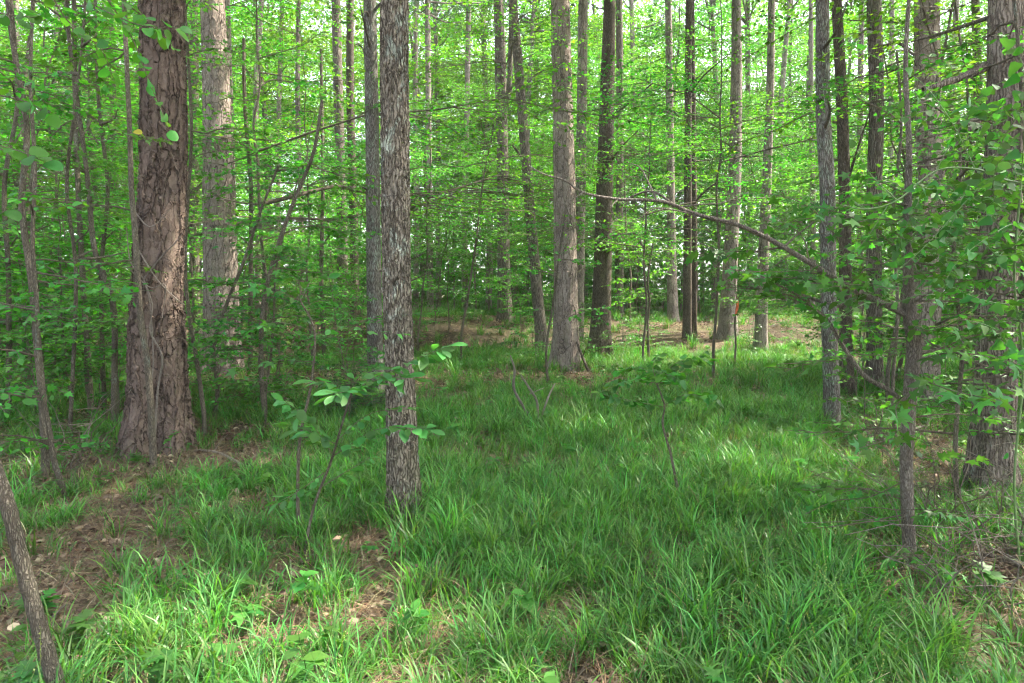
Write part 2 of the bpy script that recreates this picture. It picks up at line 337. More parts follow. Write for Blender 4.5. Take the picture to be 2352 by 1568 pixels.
def in_gap(P, f=1.0):
    P = np.asarray(P, float).reshape(-1, 3)
    d = P[:, None] - GP[None]; s_ = (d * SUN).sum(-1); q = d - s_[..., None] * SUN
    return ((np.linalg.norm(q, axis=-1) < GR * f) & (s_ > .5)).any(1)

def shades_clearing(x, y, top, r):
    P = np.array([[x, y, h_] for h_ in np.arange(2.0, top, 1.0)]); G = GP[:6]
    d = P[:, None] - G[None]; s_ = (d * SUN).sum(-1); q = np.linalg.norm(d - s_[..., None] * SUN, axis=-1)
    return ((q < GR[:6] * .6 + r) & (s_ > 1)).any()

# ------------------------------------------------------------------ foliage generators
def pal(rng, n, base, var=.25, bright=0.0):
    """per-leaf colours round a base"""
    b = np.asarray(base)[None]; k = np.exp(rng.normal(0, var, (n, 1))); h = rng.normal(0, .12, (n, 1))
    c = b * k * np.concatenate([1 + h, np.ones((n, 1)), 1 - h * .5], 1)
    return np.clip(c, .003, .9)
G_DARK, G_MID, G_LITE, G_YEL = (.046, .135, .028), (.062, .17, .030), (.080, .195, .030), (.108, .215, .026)

class Spray:
    def __init__(s): s.t = []; s.p = []; s.d = []; s.n = []; s.z = []
    def twig_leaves(s, rng, pts, spacing, size, tilt=.3, spread=.95, term=True):
        L = np.linalg.norm(np.diff(pts, axis=0), axis=1).sum(); m = max(2, int(L / spacing))
        u = np.linspace(.18, 1, m); k = u * (len(pts) - 1); i = np.minimum(k.astype(int), len(pts) - 2); f = (k - i)[:, None]
        pos = pts[i] * (1 - f) + pts[i + 1] * f; td = pts[i + 1] - pts[i]; td /= np.linalg.norm(td, axis=1)[:, None]
        up = np.array([0, 0, 1.0]); sd = np.cross(td, up); sd /= np.linalg.norm(sd, axis=1)[:, None] + 1e-6
        sg = np.where(np.arange(m) % 2 == 0, 1, -1)[:, None]; a = rng.normal(spread, .25, (m, 1))
        if term: a[-1] = 0
        d = td * np.cos(a) + sd * sg * np.sin(a); d[:, 2] += rng.normal(-.12, tilt * .6, m)
        n = up + rng.normal(0, tilt, (m, 3))
        s.p.append(pos); s.d.append(d); s.n.append(n); s.z.append(size * rng.uniform(.6, 1.15, m))
    def branch(s, rng, p0, az, el, L, r0, ntw, spacing, size, droop=.18, twl=.5, tilt=.3, sub=0):
        t = np.linspace(0, 1, 7)[:, None]; h = np.array([math.sin(az), math.cos(az), 0])
        P = p0 + L * t * (h * math.cos(el) + np.array([0, 0, math.sin(el)])) - np.array([0, 0, 1]) * droop * L * t ** 2
        P[1:] += np.cumsum(rng.normal(0, .022 * L, (6, 3)), 0)
        s.t.append((P, r0 * (1 - .8 * t[:, 0])))
        for k in range(ntw):
            u = .22 + .78 * (k + rng.uniform(0, .8)) / ntw; q = min(u, .999) * 6; i = int(q); b = P[i] + (P[min(i + 1, 6)] - P[i]) * (q - i)
            a2 = az + (1 if k % 2 else -1) * rng.uniform(.45, 1.15); l2 = L * twl * (1.15 - .75 * u) * rng.uniform(.6, 1.25)
            tt = np.linspace(0, 1, 4)[:, None]
            Q = b + l2 * tt * np.array([math.sin(a2), math.cos(a2), rng.normal(.02, .07)]) - np.array([0, 0, 1]) * .12 * l2 * tt ** 2
            Q[1:] += rng.normal(0, .03 * l2, (3, 3))
            s.t.append((Q, r0 * .32 * (1 - .7 * tt[:, 0]) + .0012)); s.twig_leaves(rng, Q, spacing, size, tilt)
            for e in range(sub):
                a3 = a2 + (1 if e % 2 else -1) * rng.uniform(.5, 1.1); l3 = l2 * rng.uniform(.3, .6); b3 = Q[1 + e % 2]
                W = b3 + l3 * tt * np.array([math.sin(a3), math.cos(a3), rng.normal(.0, .09)]); W[1:] += rng.normal(0, .03 * l3, (3, 3))
                if l3 > .12: s.twig_leaves(rng, W, spacing, size, tilt)
        s.twig_leaves(rng, P[3:], spacing * 1.3, size, tilt)
    def arrays(s): return np.concatenate(s.p), np.concatenate(s.d), np.concatenate(s.n), np.concatenate(s.z)
    def twigs(s, mb_, sides=4):
        for P, r in s.t: mb_.tube(P, np.maximum(r, .0022), sides)

def sapling_proto(seed, H, nbr, h0, L0, size, spacing, T, base, r0, lean=.25, ntw=7, bright=.2, top_narrow=.6, el=(-.08, .5), tilt=.42, sub=2):
    """returns stem mesh, branch mesh, crown mesh"""
    rng = np.random.default_rng(seed); n = 14
    z = np.linspace(-.1, H, n); off = np.cumsum(rng.normal(0, .05 * lean * H / 2, (n, 2)), 0) + np.linspace(0, 1, n)[:, None] ** 1.6 * rng.normal(0, .3 * lean * H, 2); off -= off[0]
    P = np.concatenate([off, z[:, None]], 1); R = r0 * (1 - .85 * np.linspace(0, 1, n) ** 1.1)
    ms = MB(); PP = resample(np.concatenate([P, R[:, None]], 1), 40); ms.tube(PP[:, :3], np.maximum(PP[:, 3], .004), 10)
    sp = Spray(); bias = rng.uniform(0, 6.28); hc = np.sort(rng.beta(1.0, .9, nbr))
    for k in range(nbr):
        u = min(.995, max(0, hc[k])); h = h0 + (H * .99 - h0) * u
        i = np.searchsorted(PP[:, 2], h); b = PP[min(i, 39), :3].copy()
        az = (k * 2.4 + rng.uniform(-1.2, 1.2)) if rng.random() < .6 else rng.normal(bias, .8)
        L = L0 * (1 - top_narrow * u) * (.65 + .45 * math.sin(math.pi * min(1, u * 1.2))) * math.exp(rng.normal(0, .38))
        sp.branch(rng, b, az, rng.uniform(*el), L, .0035 * L + .003, max(3, int(ntw * L / L0 + 1)), spacing, size, tilt=tilt, sub=sub)
    mbt = MB(); sp.twigs(mbt, 4)
    p, d, nn, zz = sp.arrays(); c = pal(rng, len(p), base, .25)
    k = rng.random(len(p)) < bright; c[k] = c[k] * np.array([1.5, 1.35, 1.0])
    mc = MB(); mc.leaves(T, p, d, nn, zz, c)
    return ms.build('stem', B_STEM), mbt.build('branches', B_TWIG), mc.build('crown', M_LEAF)

PROTO = {}
PROTO['small'] = [sapling_proto(100 + i, 1.3 + .35 * i, 10 + 2 * i, .35, .75, .085, .055, T_STAR if i % 2 else T_OVAL, [G_MID, G_DARK, G_LITE, G_MID][i], .012, ntw=5, sub=1) for i in range(4)]
PROTO['mid'] = [sapling_proto(200 + i, 4.2 + .8 * i, 26 + 2 * i, .6, 1.9, .105, .075, [T_OVAL, T_STAR, T_OVAL, T_STAR, T_OVAL][i], [G_LITE, G_LITE, G_MID, G_MID, G_LITE][i], .018 + .003 * i, top_narrow=.35) for i in range(5)]
PROTO['tall'] = [sapling_proto(300 + i, 9.5 + 1.3 * i, 44, 2.0 + .4 * i, 3.4, .108, .082, T_QUAD, [G_LITE, G_YEL, G_MID, G_LITE][i], .055, ntw=10, bright=.3, top_narrow=.3, sub=3) for i in range(4)]
PROTO['airy'] = [sapling_proto(350 + i, 8.5 + i, 24, 2.6, 3.0, .095, .085, T_OVAL, [G_LITE, G_MID, G_YEL][i], .034, ntw=8, bright=.3, top_narrow=.2, sub=2, tilt=.42) for i in range(3)]
PROTO['far'] = [sapling_proto(400 + i, 19 + 1.5 * i, 48, 4 + 1.5 * i, 4.6, .185, .12, T_QUAD, [G_LITE, G_MID, G_YEL][i], .17, ntw=11, bright=.3, top_narrow=.25, lean=.12, sub=3) for i in range(3)]

GEN = []
def place(kind, var, x, y, scale, rz, name, label, cat, group, lean=(0, 0)):
    st, br, cr = PROTO[kind][var % len(PROTO[kind])]
    t = thing(name, (x, y, float(gz(x, y))), label, cat, group)
    t.rotation_euler = (lean[0], lean[1], rz); t.scale = (scale,) * 3
    big = kind in ('tall', 'far', 'airy'); GEN.append((t, x / y * FOC + HX, y, name))
    part('trunk' if big else 'stem', st, t)
    part('branches', br, t, True); part('crown', cr, t, True)
    return t

# ------------------------------------------------------------------ the standing trunks
TRUNKS = []   # (x, y, r)
def canopy(t, base, top, H, z0, R, nclump, rng, leaf=.28, kind='leaf', per=40):
    """crown of a tall tree, above the picture's upper edge for the near ones"""
    mc = MB(); ml = MB()
    c = []; nclump = int(nclump * (1.0 if base[1] < 17 else .4))
    while len(c) < nclump:
        q = rng.uniform(-1, 1, 3)
        if (q ** 2).sum() < 1: c.append(q)
    c = np.array(c) * np.array([R, R, (H - z0) / 2]) + np.array([top[0], top[1], (H + z0) / 2])
    cw = c + base
    keep = ~in_gap(cw, 1.0)  # clumps cut from the crown so sun falls on set patches
    if keep.sum() < 5: keep[:6] = True
    c = c[keep]
    n = len(c)
    p = np.repeat(c, per, 0) + rng.normal(0, .62, (n * per, 3)) * np.array([1, 1, .55])
    ok = ~in_gap(p + base, 1.0)
    if ok.sum() < 40: ok[:] = True
    p = p[ok]; n = len(p)
    d = rng.normal(0, 1, (n, 3)); nn = np.array([0, 0, 1.0]) + rng.normal(0, .55, (n, 3))
    if kind == 'pine':
        d[:, 2] = abs(d[:, 2]) * .6; mc.leaves(T_PINE, p, d, nn, rng.uniform(.3, .5, n), pal(rng, n, (.05, .11, .04), .2))
    else: mc.leaves(T_QUAD, p, d, nn, leaf * rng.uniform(.7, 1.2, n), pal(rng, n, G_LITE, .25), 1.25)
    for q in c[:: max(1, len(c) // 14)]:
        hz = rng.uniform(.45, .9); a = np.array([top[0] * hz, top[1] * hz, z0 + (q[2] - z0) * .45]); mid = (a + q) / 2 + np.array([0, 0, -.2])
        P = resample([a, mid, q], 7); ml.tube(P, np.linspace(.06, .012, 7), 5)
    part('limbs', ml.build('limbs', B_RIDGE_F), t)
    part('crown', mc.build('crown', M_NEEDLE if kind == 'pine' else M_LEAF), t, True)

def trunk_tree(name, label, D, path, mt, H=18, sides=28, ring=.06, flare=.35, nlobe=5, crown=None, cat='tree', group=None, branches=(), seed=0, yw=.03):
    """path: list of (px, py, width_px) from base to top at distance D; base row gives the ground contact"""
    rng = np.random.default_rng(1000 + seed)
    bx = wx(path[0][0], D); bz = float(gz(bx, D)); base = np.array([bx, D, bz])
    pts = []
    for i, (px, py, wp) in enumerate(path):
        q = w3(px, py, D) - base
        if i == 0: q[2] = 0
        pts.append([q[0], rng.normal(0, yw) if i else 0, q[2], wp / FOC * D / 2])
    a, b = np.array(pts[-2]), np.array(pts[-1]); sl_ = (b - a) / max(b[2] - a[2], .1)
    zt = b[2]
    while zt < H - .5:
        st = min(2.5, H - zt); e = np.array(pts[-1]) + sl_ * st * .6; e[2] = zt + st; e[3] = max(pts[-1][3] * (1 - .10 * st / 2.0), .03); e[:2] += rng.normal(0, .03, 2); pts.append(list(e)); zt += st
    pts = np.array(pts); zs_vis = path_top = w3(0, -60, D)[2] - bz
    # dense rings in the visible part, coarse above
    zz = np.concatenate([np.arange(-.18, min(zs_vis, H), ring), np.arange(min(zs_vis, H), H, .6), [H]])
    tt = resample(pts, 400); o_ = np.argsort(tt[:, 2]); tt = tt[o_]
    PX = np.interp(zz, tt[:, 2], tt[:, 0]); PY = np.interp(zz, tt[:, 2], tt[:, 1]); RR = np.interp(zz, tt[:, 2], tt[:, 3])
    RR = RR - {B_PINE_N: .022, B_PINE_M: .014, B_OAK_N: .012, B_RIDGE: .008}.get(mt, 0)
    hh = np.clip(zz, 0, None); RR = RR * (1 + flare * np.exp(-hh / (.9 * RR[0] + .08)))
    ph = rng.uniform(0, 6.28, 4)
    def fl(P, th):
        k = np.exp(-np.clip(P[:, 2], 0, None) / (2.2 * RR[0] + .1))[:, None]
        a_ = .16 * k * np.cos(nlobe * th + ph[0])[None] + .09 * k * np.cos((nlobe - 2) * th + ph[1])[None]
        b_ = .02 * np.cos(2 * th[None] + ph[2] + P[:, 2:3] * .7) + .012 * np.cos(3 * th[None] + ph[3] - P[:, 2:3] * 1.9)
        return 1 + a_ + b_
    m = MB(); m.tube(np.stack([PX, PY, zz], 1), RR, sides, flare=fl)
    t = thing(name, base, label, cat, group)
    part('trunk', m.build('trunk', mt), t)
    TRUNKS.append((bx, D, RR[0]))
    for k in range(0 if seed in (1, 2, 3) else 4):
        zq = rng.uniform(1.2, max(2.0, min(zs_vis, H - 3))); i_ = int(np.searchsorted(zz, zq)); a_ = rng.uniform(0, 6.28); ln = rng.uniform(.12, .9); h_ = np.array([math.cos(a_), math.sin(a_), rng.uniform(.0, .5)])
        p_ = np.array([PX[i_], PY[i_], zq]) + h_ * RR[i_] * .6; mm = MB(); mm.tube(resample([p_, p_ + h_ * (RR[i_] * .6 + ln * .5), p_ + h_ * (RR[i_] * .6 + ln) + rng.normal(0, .08, 3)], 8), np.linspace(.022, .006, 8), 6); part('branch_stub', mm.build('branch_stub', B_STEM), t)
    for br in branches:   # list of (px, py, D, width) rows
        mm = MB(); rows = np.array([list(w3(q[0], q[1], q[2]) - base) + [q[3] / FOC * q[2] / 2] for q in br])
        rs = resample(rows, 26); mm.tube(rs[:, :3], np.maximum(rs[:, 3], .003), 8); part('branch', mm.build('branch', mt if mt not in (B_PINE_N, B_OAK_N) else B_RIDGE_F), t)
    if crown:
        top = np.array([PX[-1], PY[-1]]); canopy(t, base, top, H + 1.0, crown.get('z0', 10), crown.get('R', 4.5), crown.get('n', 60), rng, kind=crown.get('kind', 'leaf'))
    return t

PINE = lambda z0=12.5, R=4.2, n=62: dict(z0=z0, R=R, n=n, kind='pine')
LEAFY = lambda z0=9, R=4.8, n=62: dict(z0=z0, R=R, n=n)
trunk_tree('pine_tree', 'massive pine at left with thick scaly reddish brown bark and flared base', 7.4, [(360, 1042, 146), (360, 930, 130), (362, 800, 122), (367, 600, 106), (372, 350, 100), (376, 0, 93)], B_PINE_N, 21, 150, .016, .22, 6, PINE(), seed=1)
trunk_tree('pine_tree', 'tall pine behind the massive left one, sunlit flaky bark high up', 14.6, [(507, 866, 82), (507, 700, 76), (505, 450, 70), (495, 200, 62), (488, 0, 54)], B_PINE_M, 22, 100, .03, .22, 5, PINE(), seed=2)
trunk_tree('oak_tree', 'straight front oak with grey furrowed bark, lichen patches and mossy foot', 5.03, [(930, 1216, 78), (925, 1050, 70), (918, 850, 65), (911, 600, 63), (908, 300, 63), (906, 0, 62)], B_OAK_N, 17, 110, .011, .22, 5, LEAFY(8.5, 4.6), seed=3, yw=.01)
trunk_tree('oak_tree', 'pale grey lichened oak just left of and behind the front oak', 11.2, [(864, 915, 38), (860, 750, 34), (857, 450, 32), (853, 200, 31), (850, 0, 30)], B_OAK_M, 17, 40, .05, .25, 5, LEAFY(9.5), seed=4,
           branches=[[(852, 35, 11.2, 8), (870, 12, 11.1, 7), (890, -5, 11, 6)], [(846, 150, 11.2, 6), (832, 110, 11.1, 4), (815, 100, 11, 2)], [(850, 435, 11.2, 7), (838, 432, 11, 5), (826, 425, 10.9, 3)]])
trunk_tree('oak_tree', 'dark trunk left of its close twin, left of the pale grey oak', 24, [(789, 725, 26), (785, 500, 23), (778, 250, 22), (772, 0, 20)], B_RIDGE_F, 18, 20, .15, .15, 5, LEAFY(13), seed=5)
trunk_tree('oak_tree', 'slimmer dark trunk right of its twin, left of the pale grey oak', 25, [(815, 722, 22), (812, 500, 19), (806, 250, 18), (804, 0, 16)], B_DARK, 17, 18, .15, .15, 5, LEAFY(13), seed=6)
trunk_tree('pine_tree', 'slender far trunk just right of the front oak', 33, [(988, 712, 16), (987, 500, 14), (984, 200, 13), (982, 0, 12)], B_PINE, 20, 16, .2, .15, 4, PINE(14), seed=7)
trunk_tree('oak_tree', 'forked grey oak with a side limb rising right, standing on the litter bank', 25.3, [(1160, 738, 34), (1157, 600, 29), (1154, 350, 27), (1150, 180, 26), (1145, 0, 22)], B_RIDGE_F, 18, 24, .12, .3, 5, LEAFY(13.5), seed=8,
           branches=[[(1153, 262, 25.3, 15), (1166, 225, 25.2, 13), (1171, 160, 25.1, 12), (1174, 60, 25, 11), (1172, -30, 25, 9)], [(1156, 250, 25.3, 6), (1190, 220, 25, 4), (1215, 190, 24.5, 2)]])
trunk_tree('oak_tree', 'leaning tree tilting left, just left of the central pine', 19.3, [(1247, 815, 30), (1236, 700, 26), (1219, 500, 24), (1203, 300, 23), (1188, 120, 22), (1178, 0, 20)], B_RIDGE_F, 16, 24, .1, .2, 5, LEAFY(10.5, 4, 46), seed=9,
           branches=[[(1205, 380, 19.3, 8), (1192, 352, 19.1, 6), (1175, 330, 18.9, 4)], [(1196, 220, 19.3, 5), (1222, 180, 19.1, 4), (1250, 160, 19, 2.5)]])
trunk_tree('pine_tree', 'tall pinkish scaly pine in the middle, lit along its right edge', 15.2, [(1298, 856, 60), (1299, 700, 55), (1297, 450, 51), (1292, 220, 47), (1286, 0, 45)], B_PINE_M, 22, 90, .032, .28, 6, PINE(), seed=10)
trunk_tree('pine_tree', 'scaly pine half hidden right behind the middle pine', 20.5, [(1326, 808, 26), (1330, 650, 24), (1335, 350, 23), (1339, 0, 22)], B_PINE, 21, 26, .1, .2, 5, PINE(13), seed=11)
trunk_tree('oak_tree', 'smooth dark brown trunk right of the middle pine, ferny leaves at its foot', 17.8, [(1379, 828, 50), (1382, 700, 42), (1388, 450, 38), (1395, 220, 34), (1399, 0, 27)], B_DARK, 17, 32, .08, .28, 5, LEAFY(11, 4.4, 56), seed=12,
           branches=[[(1402, 270, 17.8, 7), (1440, 240, 17.4, 5), (1500, 190, 17, 3)], [(1390, 390, 17.8, 7), (1425, 340, 17.3, 4), (1465, 300, 17, 2.5)]])
trunk_tree('oak_tree', 'narrow trunk right beside the smooth dark brown one', 27, [(1422, 735, 20), (1423, 500, 18), (1424, 250, 17), (1422, 0, 15)], B_RIDGE_F, 18, 18, .15, .2, 5, LEAFY(14), seed=13)
trunk_tree('pine_tree', 'slim pine with pale right edge, left of the slim twin stems', 26, [(1545, 728, 25), (1542, 550, 20), (1538, 250, 17), (1535, 0, 15)], B_PINE, 20, 18, .15, .25, 5, PINE(14), seed=14)
trunk_tree('maple_tree', 'smooth slim grey stem, left of the close twin pair by the sunny clearing', 21.5, [(1578, 765, 22), (1579, 550, 18), (1580, 250, 17), (1583, 0, 15)], B_DARK, 15, 20, .12, .15, 4, LEAFY(12, 3.6, 44), seed=15,
           branches=[[(1582, 480, 21.5, 6), (1630, 430, 21, 4), (1690, 400, 20.5, 2)], [(1584, 215, 21.5, 5), (1620, 170, 21, 3.5), (1680, 120, 20.5, 2)]])
trunk_tree('maple_tree', 'thinner stem of the twin pair by the sunny clearing, on the right', 22, [(1593, 762, 15), (1594, 550, 14), (1592, 250, 13), (1590, 0, 11)], B_DARK, 14, 16, .14, .1, 4, LEAFY(12, 3, 30), seed=16)
trunk_tree('pine_tree', 'stout pine standing on brown needles behind the orange ribbon', 21.5, [(1672, 750, 40), (1676, 650, 34), (1686, 400, 29), (1691, 150, 24), (1692, 0, 21)], B_PINE, 20, 28, .09, .25, 5, PINE(13.5), seed=17)
trunk_tree('pine_tree', 'slim pine with pale flaky bark right of the orange ribbon', 19.8, [(1747, 776, 30), (1752, 650, 25), (1763, 400, 21), (1770, 200, 18), (1773, 0, 15)], B_PINE, 19, 24, .1, .2, 5, PINE(13), seed=18)
trunk_tree('oak_tree', 'slender grey oak with white lichen foot, right of the bright grass', 8.7, [(1909, 988, 38), (1908, 900, 36), (1904, 700, 34), (1898, 450, 33), (1893, 250, 31), (1887, 0, 28)], B_OAK_M, 15, 40, .035, .12, 4, LEAFY(9, 4.4, 50), seed=19)
trunk_tree('oak_tree', 'dark mossy trunk between the slender grey oak and the next dark trunk', 11.6, [(1948, 912, 30), (1946, 800, 28), (1940, 500, 26), (1932, 250, 25), (1920, 0, 22)], B_DARK, 16, 28, .06, .2, 4, LEAFY(10), seed=20,
           branches=[[(1940, 440, 11.6, 7), (1970, 340, 11.4, 5), (2000, 250, 11.2, 3)]])
trunk_tree('oak_tree', 'brown trunk with a high side limb, right of the dark mossy trunk', 12.1, [(2013, 902, 38), (2012, 800, 34), (2010, 500, 32), (2009, 250, 31), (2007, 0, 32)], B_RIDGE_F, 16, 30, .06, .2, 5, LEAFY(10), seed=21,
           branches=[[(2015, 115, 12.1, 9), (2060, 98, 11.8, 7), (2105, 130, 11.6, 5), (2150, 150, 11.4, 3)], [(1998, 60, 12.1, 6), (1970, 85, 11.9, 4), (1950, 130, 11.7, 2)]])
trunk_tree('pine_tree', 'broad pine with blocky grey brown bark behind the leafy vine tangle', 10.4, [(2118, 938, 66), (2128, 700, 60), (2138, 450, 57), (2135, 250, 55), (2128, 0, 52)], B_PINE_M, 20, 60, .04, .2, 5, PINE(11.5, 5), seed=22)
trunk_tree('elm_tree', 'thick ridged trunk at the right edge, foot flaring on brown needles', 5.8, [(2283, 1142, 104), (2286, 1050, 88), (2290, 850, 82), (2296, 600, 78), (2302, 350, 74), (2308, 0, 72)], B_RIDGE, 16, 90, .016, .28, 6, LEAFY(8, 5, 64), seed=23,
           branches=[[(2268, 150, 5.8, 18), (2215, 175, 5.6, 15), (2170, 190, 5.5, 9), (2120, 205, 5.4, 4)], [(2275, 250, 5.8, 22), (2225, 290, 5.6, 18), (2200, 330, 5.5, 16), (2150, 420, 5.4, 12), (2110, 520, 5.2, 8)]])
trunk_tree('small_tree', 'dark thin trunk above the vines, left of the right edge trunk', 14, [(2250, 880, 22), (2250, 600, 20), (2248, 300, 19), (2246, 0, 17)], B_RIDGE_F, 15, 20, .1, .15, 4, LEAFY(10, 4.2, 44), seed=24)
trunk_tree('pine_tree', 'slim scaly pine touching the right side of the sunlit left pine', 16.5, [(533, 850, 30), (534, 700, 27), (530, 500, 25), (524, 250, 23), (518, 0, 20)], B_PINE, 19, 26, .08, .2, 5, PINE(13), seed=25)
trunk_tree('pine_tree', 'dark slim trunk between the two big left pines', 21, [(448, 790, 24), (448, 600, 22), (446, 300, 20), (445, 0, 18)], B_RIDGE_F, 18, 20, .1, .2, 5, LEAFY(12, 4.2, 40), seed=26)
# unseen trees added right of and behind the frame to shade the ground
for k, (x, y) in enumerate([(11.5, 4.5), (15.5, 10), (9.5, -1.5), (20, 16.5), (3.5, 1.2), (22, 24)]):
    D = y
    rng = np.random.default_rng(50 + k); base = np.array([x, y, float(gz(x, y))])
    if k == 4: continue
    t = thing('tall_tree', base, 'unseen leafy tree added for shade beyond the right edge, %s from the camera' % ['second', 'third', 'closest', 'fourth', '', 'fifth'][k], 'tree', 'unseen shade trees beyond the right edge')
    m = MB(); P = resample([(0, 0, -.2), (.1, .05, 5), (.0, .1, 11), (.2, 0, 16)], 30); m.tube(P, np.linspace(.22, .05, 30), 16); part('trunk', m.build('trunk', B_RIDGE_F), t)
    canopy(t, base, (0, 0), 17, 8.5, 5, 60, rng)

# ------------------------------------------------------------------ far trees and understory
def clear_of(x, y, r=.7): return all((x - a) ** 2 + (y - b) ** 2 > (r + c) ** 2 for a, b, c in TRUNKS)
R2 = np.random.default_rng(21)
def scatter(kind, n, pxr, Dr, sc, name, label, cat, group, avoid=.5, minsep=.8):
    done = []; tries = 0
    while len(done) < n and tries < n * 60:
        tries += 1
        px = R2.uniform(*pxr); D = math.sqrt(R2.uniform(Dr[0] ** 2, Dr[1] ** 2)); x = wx(px, D)
        if not clear_of(x, D, avoid) or any((x - a) ** 2 + (D - b) ** 2 < minsep ** 2 for a, b in done): continue
        if 430 < px < 585 and D < 14.5: continue
        if kind in ('tall', 'mid') and shades_clearing(x, D, 11 if kind == 'tall' else 5, 2.0 if kind == 'tall' else 1.2): continue
        if kind in ('tall', 'mid') and in_gap(np.array([[x, D, h_] for h_ in (1.5, 3, 5, 7, 9, 11)[:6 if kind == 'tall' else 3]]), 1.5 if kind == 'tall' else .8).any() and R2.random() < .85: continue
        done.append((x, D))
        place(kind, int(R2.integers(0, 9)), x, D, R2.uniform(*sc), R2.uniform(0, 6.28), name, label, cat, group, (R2.normal(0, .05), R2.normal(0, .05)))
scatter('far', 20, (-250, 1000), (38, 62), (1.0, 1.4), 'tall_tree', 'tall broadleaf tree far behind the left thicket', 'tree', 'far trees at left', 1.5, 3)
scatter('far', 12, (980, 1480), (40, 66), (1.0, 1.35), 'tall_tree', 'tall broadleaf tree far behind the middle trunks', 'tree', 'far trees in the middle', 1.5, 3.5)
scatter('far', 18, (1480, 2600), (38, 62), (1.0, 1.4), 'tall_tree', 'tall broadleaf tree far behind the sunny clearing and vines', 'tree', 'far trees at right', 1.5, 3)
scatter('tall', 20, (-150, 860), (15, 34), (.7, 1.05), 'understory_tree', 'slim leafy tree filling the thicket left of the front oak', 'tree', 'understory trees at left', 1.0, 1.6)
scatter('tall', 11, (950, 1420), (25, 38), (.7, 1.0), 'understory_tree', 'slim bright leaved tree behind the middle pine and its neighbours', 'tree', 'understory trees in the middle', 1.0, 1.8)
scatter('tall', 16, (1430, 1980), (22, 36), (.7, 1.05), 'understory_tree', 'slim bright leaved tree behind the sunny clearing', 'tree', 'understory trees behind the clearing', 1.0, 1.8)
scatter('tall', 9, (1980, 2600), (11, 26), (.7, 1.0), 'understory_tree', 'slim leafy tree behind the vine tangle at right', 'tree', 'understory trees at right', 1.0, 1.6)
for k, (px, D) in enumerate([(1478, 15.5), (1640, 14), (1060, 16.5), (600, 12), (720, 15), (2040, 9.6), (440, 16), (150, 14), (960, 19)]):
    if shades_clearing(wx(px, D), D, 9, 1.6): continue
    place('airy', k, wx(px, D), D, .85 + .06 * (k % 4), k * 1.9, 'understory_tree', 'airy understory tree', 'tree', 'airy understory trees')
scatter('mid', 17, (-120, 480), (7.5, 22), (.65, 1.05), 'sapling', 'leafy sapling in the dense thicket around the two big left pines', 'sapling', 'saplings in the left thicket', .5)
scatter('mid', 8, (500, 860), (10, 24), (.6, 1.0), 'sapling', 'leafy sapling between the sunlit left pine and the pale grey oak', 'sapling', 'saplings left of the oaks', .5)
scatter('mid', 9, (960, 1440), (21, 33), (.6, 1.0), 'sapling', 'leafy sapling on the litter bank behind the middle pine', 'sapling', 'saplings on the bank', .6)
scatter('mid', 10, (1450, 1900), (24, 34), (.6, .95), 'sapling', 'bright leafy sapling at the back of the sunny clearing', 'sapling', 'saplings behind the clearing', .6)
scatter('mid', 12, (1980, 2500), (7.5, 19), (.6, .95), 'sapling', 'leafy sapling among the dark trunks at right', 'sapling', 'saplings at right', .5)
scatter('mid', 14, (560, 1450), (29, 44), (.45, .75), 'sapling', 'low brush', 'sapling', 'low saplings far back in the middle', .4)
scatter('mid', 12, (1450, 2300), (27, 44), (.45, .75), 'sapling', 'low brush', 'sapling', 'low saplings far back at right', .4)
scatter('small', 14, (-60, 620), (6.0, 14), (.7, 1.2), 'seedling', 'small leafy tree seedling in the undergrowth near the left pines', 'seedling', 'seedlings at left', .4, .5)
scatter('small', 9, (600, 860), (8, 17), (.7, 1.15), 'seedling', 'small leafy tree seedling in the undergrowth left of the front oak', 'seedling', 'seedlings left of the oak', .4, .5)
scatter('small', 8, (1190, 1480), (14, 20), (.6, 1.0), 'seedling', 'small leafy seedling round the foot of the middle pine and dark trunk', 'seedling', 'seedlings in the middle', .35, .5)
scatter('small', 14, (620, 1330), (19.5, 25), (.5, .9), 'seedling', 'seedling', 'seedling', 'seedlings on the litter bank', .35, .6)
scatter('small', 12, (1400, 1880), (17, 26), (.45, .8), 'seedling', 'seedling', 'seedling', 'seedlings in the clearing', .35, .7)
scatter('small', 9, (1960, 2400), (6, 13), (.6, 1.1), 'seedling', 'small leafy tree seedling in the brush at right', 'seedling', 'seedlings at right', .4, .5)

# tall straight far trunks, one by one
R3 = np.random.default_rng(88)
for k, (px, D, wp) in enumerate([(1008, 40, 11), (1068, 36, 14), (1122, 44, 14), (1210, 38, 12), (1228, 46, 13), (955, 36, 12), (690, 31, 13), (640, 36, 12), (592, 30, 15), (1345, 42, 12), (1455, 38, 13), (1640, 40, 12), (1722, 42, 13), (1800, 36, 13), (1865, 30, 12), (1975, 30, 14), (2050, 34, 13), (2190, 26, 15), (255, 24, 16), (130, 27, 15), (40, 24, 16), (322, 28, 13)]):
    kind_ = 'pine' if k % 3 else 'leaf'
    t = trunk_tree('pine_tree' if k % 3 else 'tall_tree', 'far trunk', D, [(px, 700, wp * 1.1), (px + R3.normal(0, 2), 500, wp), (px + R3.normal(0, 5), 250, wp * .9), (px + R3.normal(0, 9), 0, wp * .78)], B_PINE if k % 3 else B_RIDGE_F, 23 + R3.uniform(0, 4), 12, .25, .15, 4,
                   dict(z0=15, R=3.4, n=36, kind=kind_), group='far straight trunks', seed=200 + k)
    GEN.append((t, px, D, 'pine_tree' if k % 3 else 'tall_tree'))
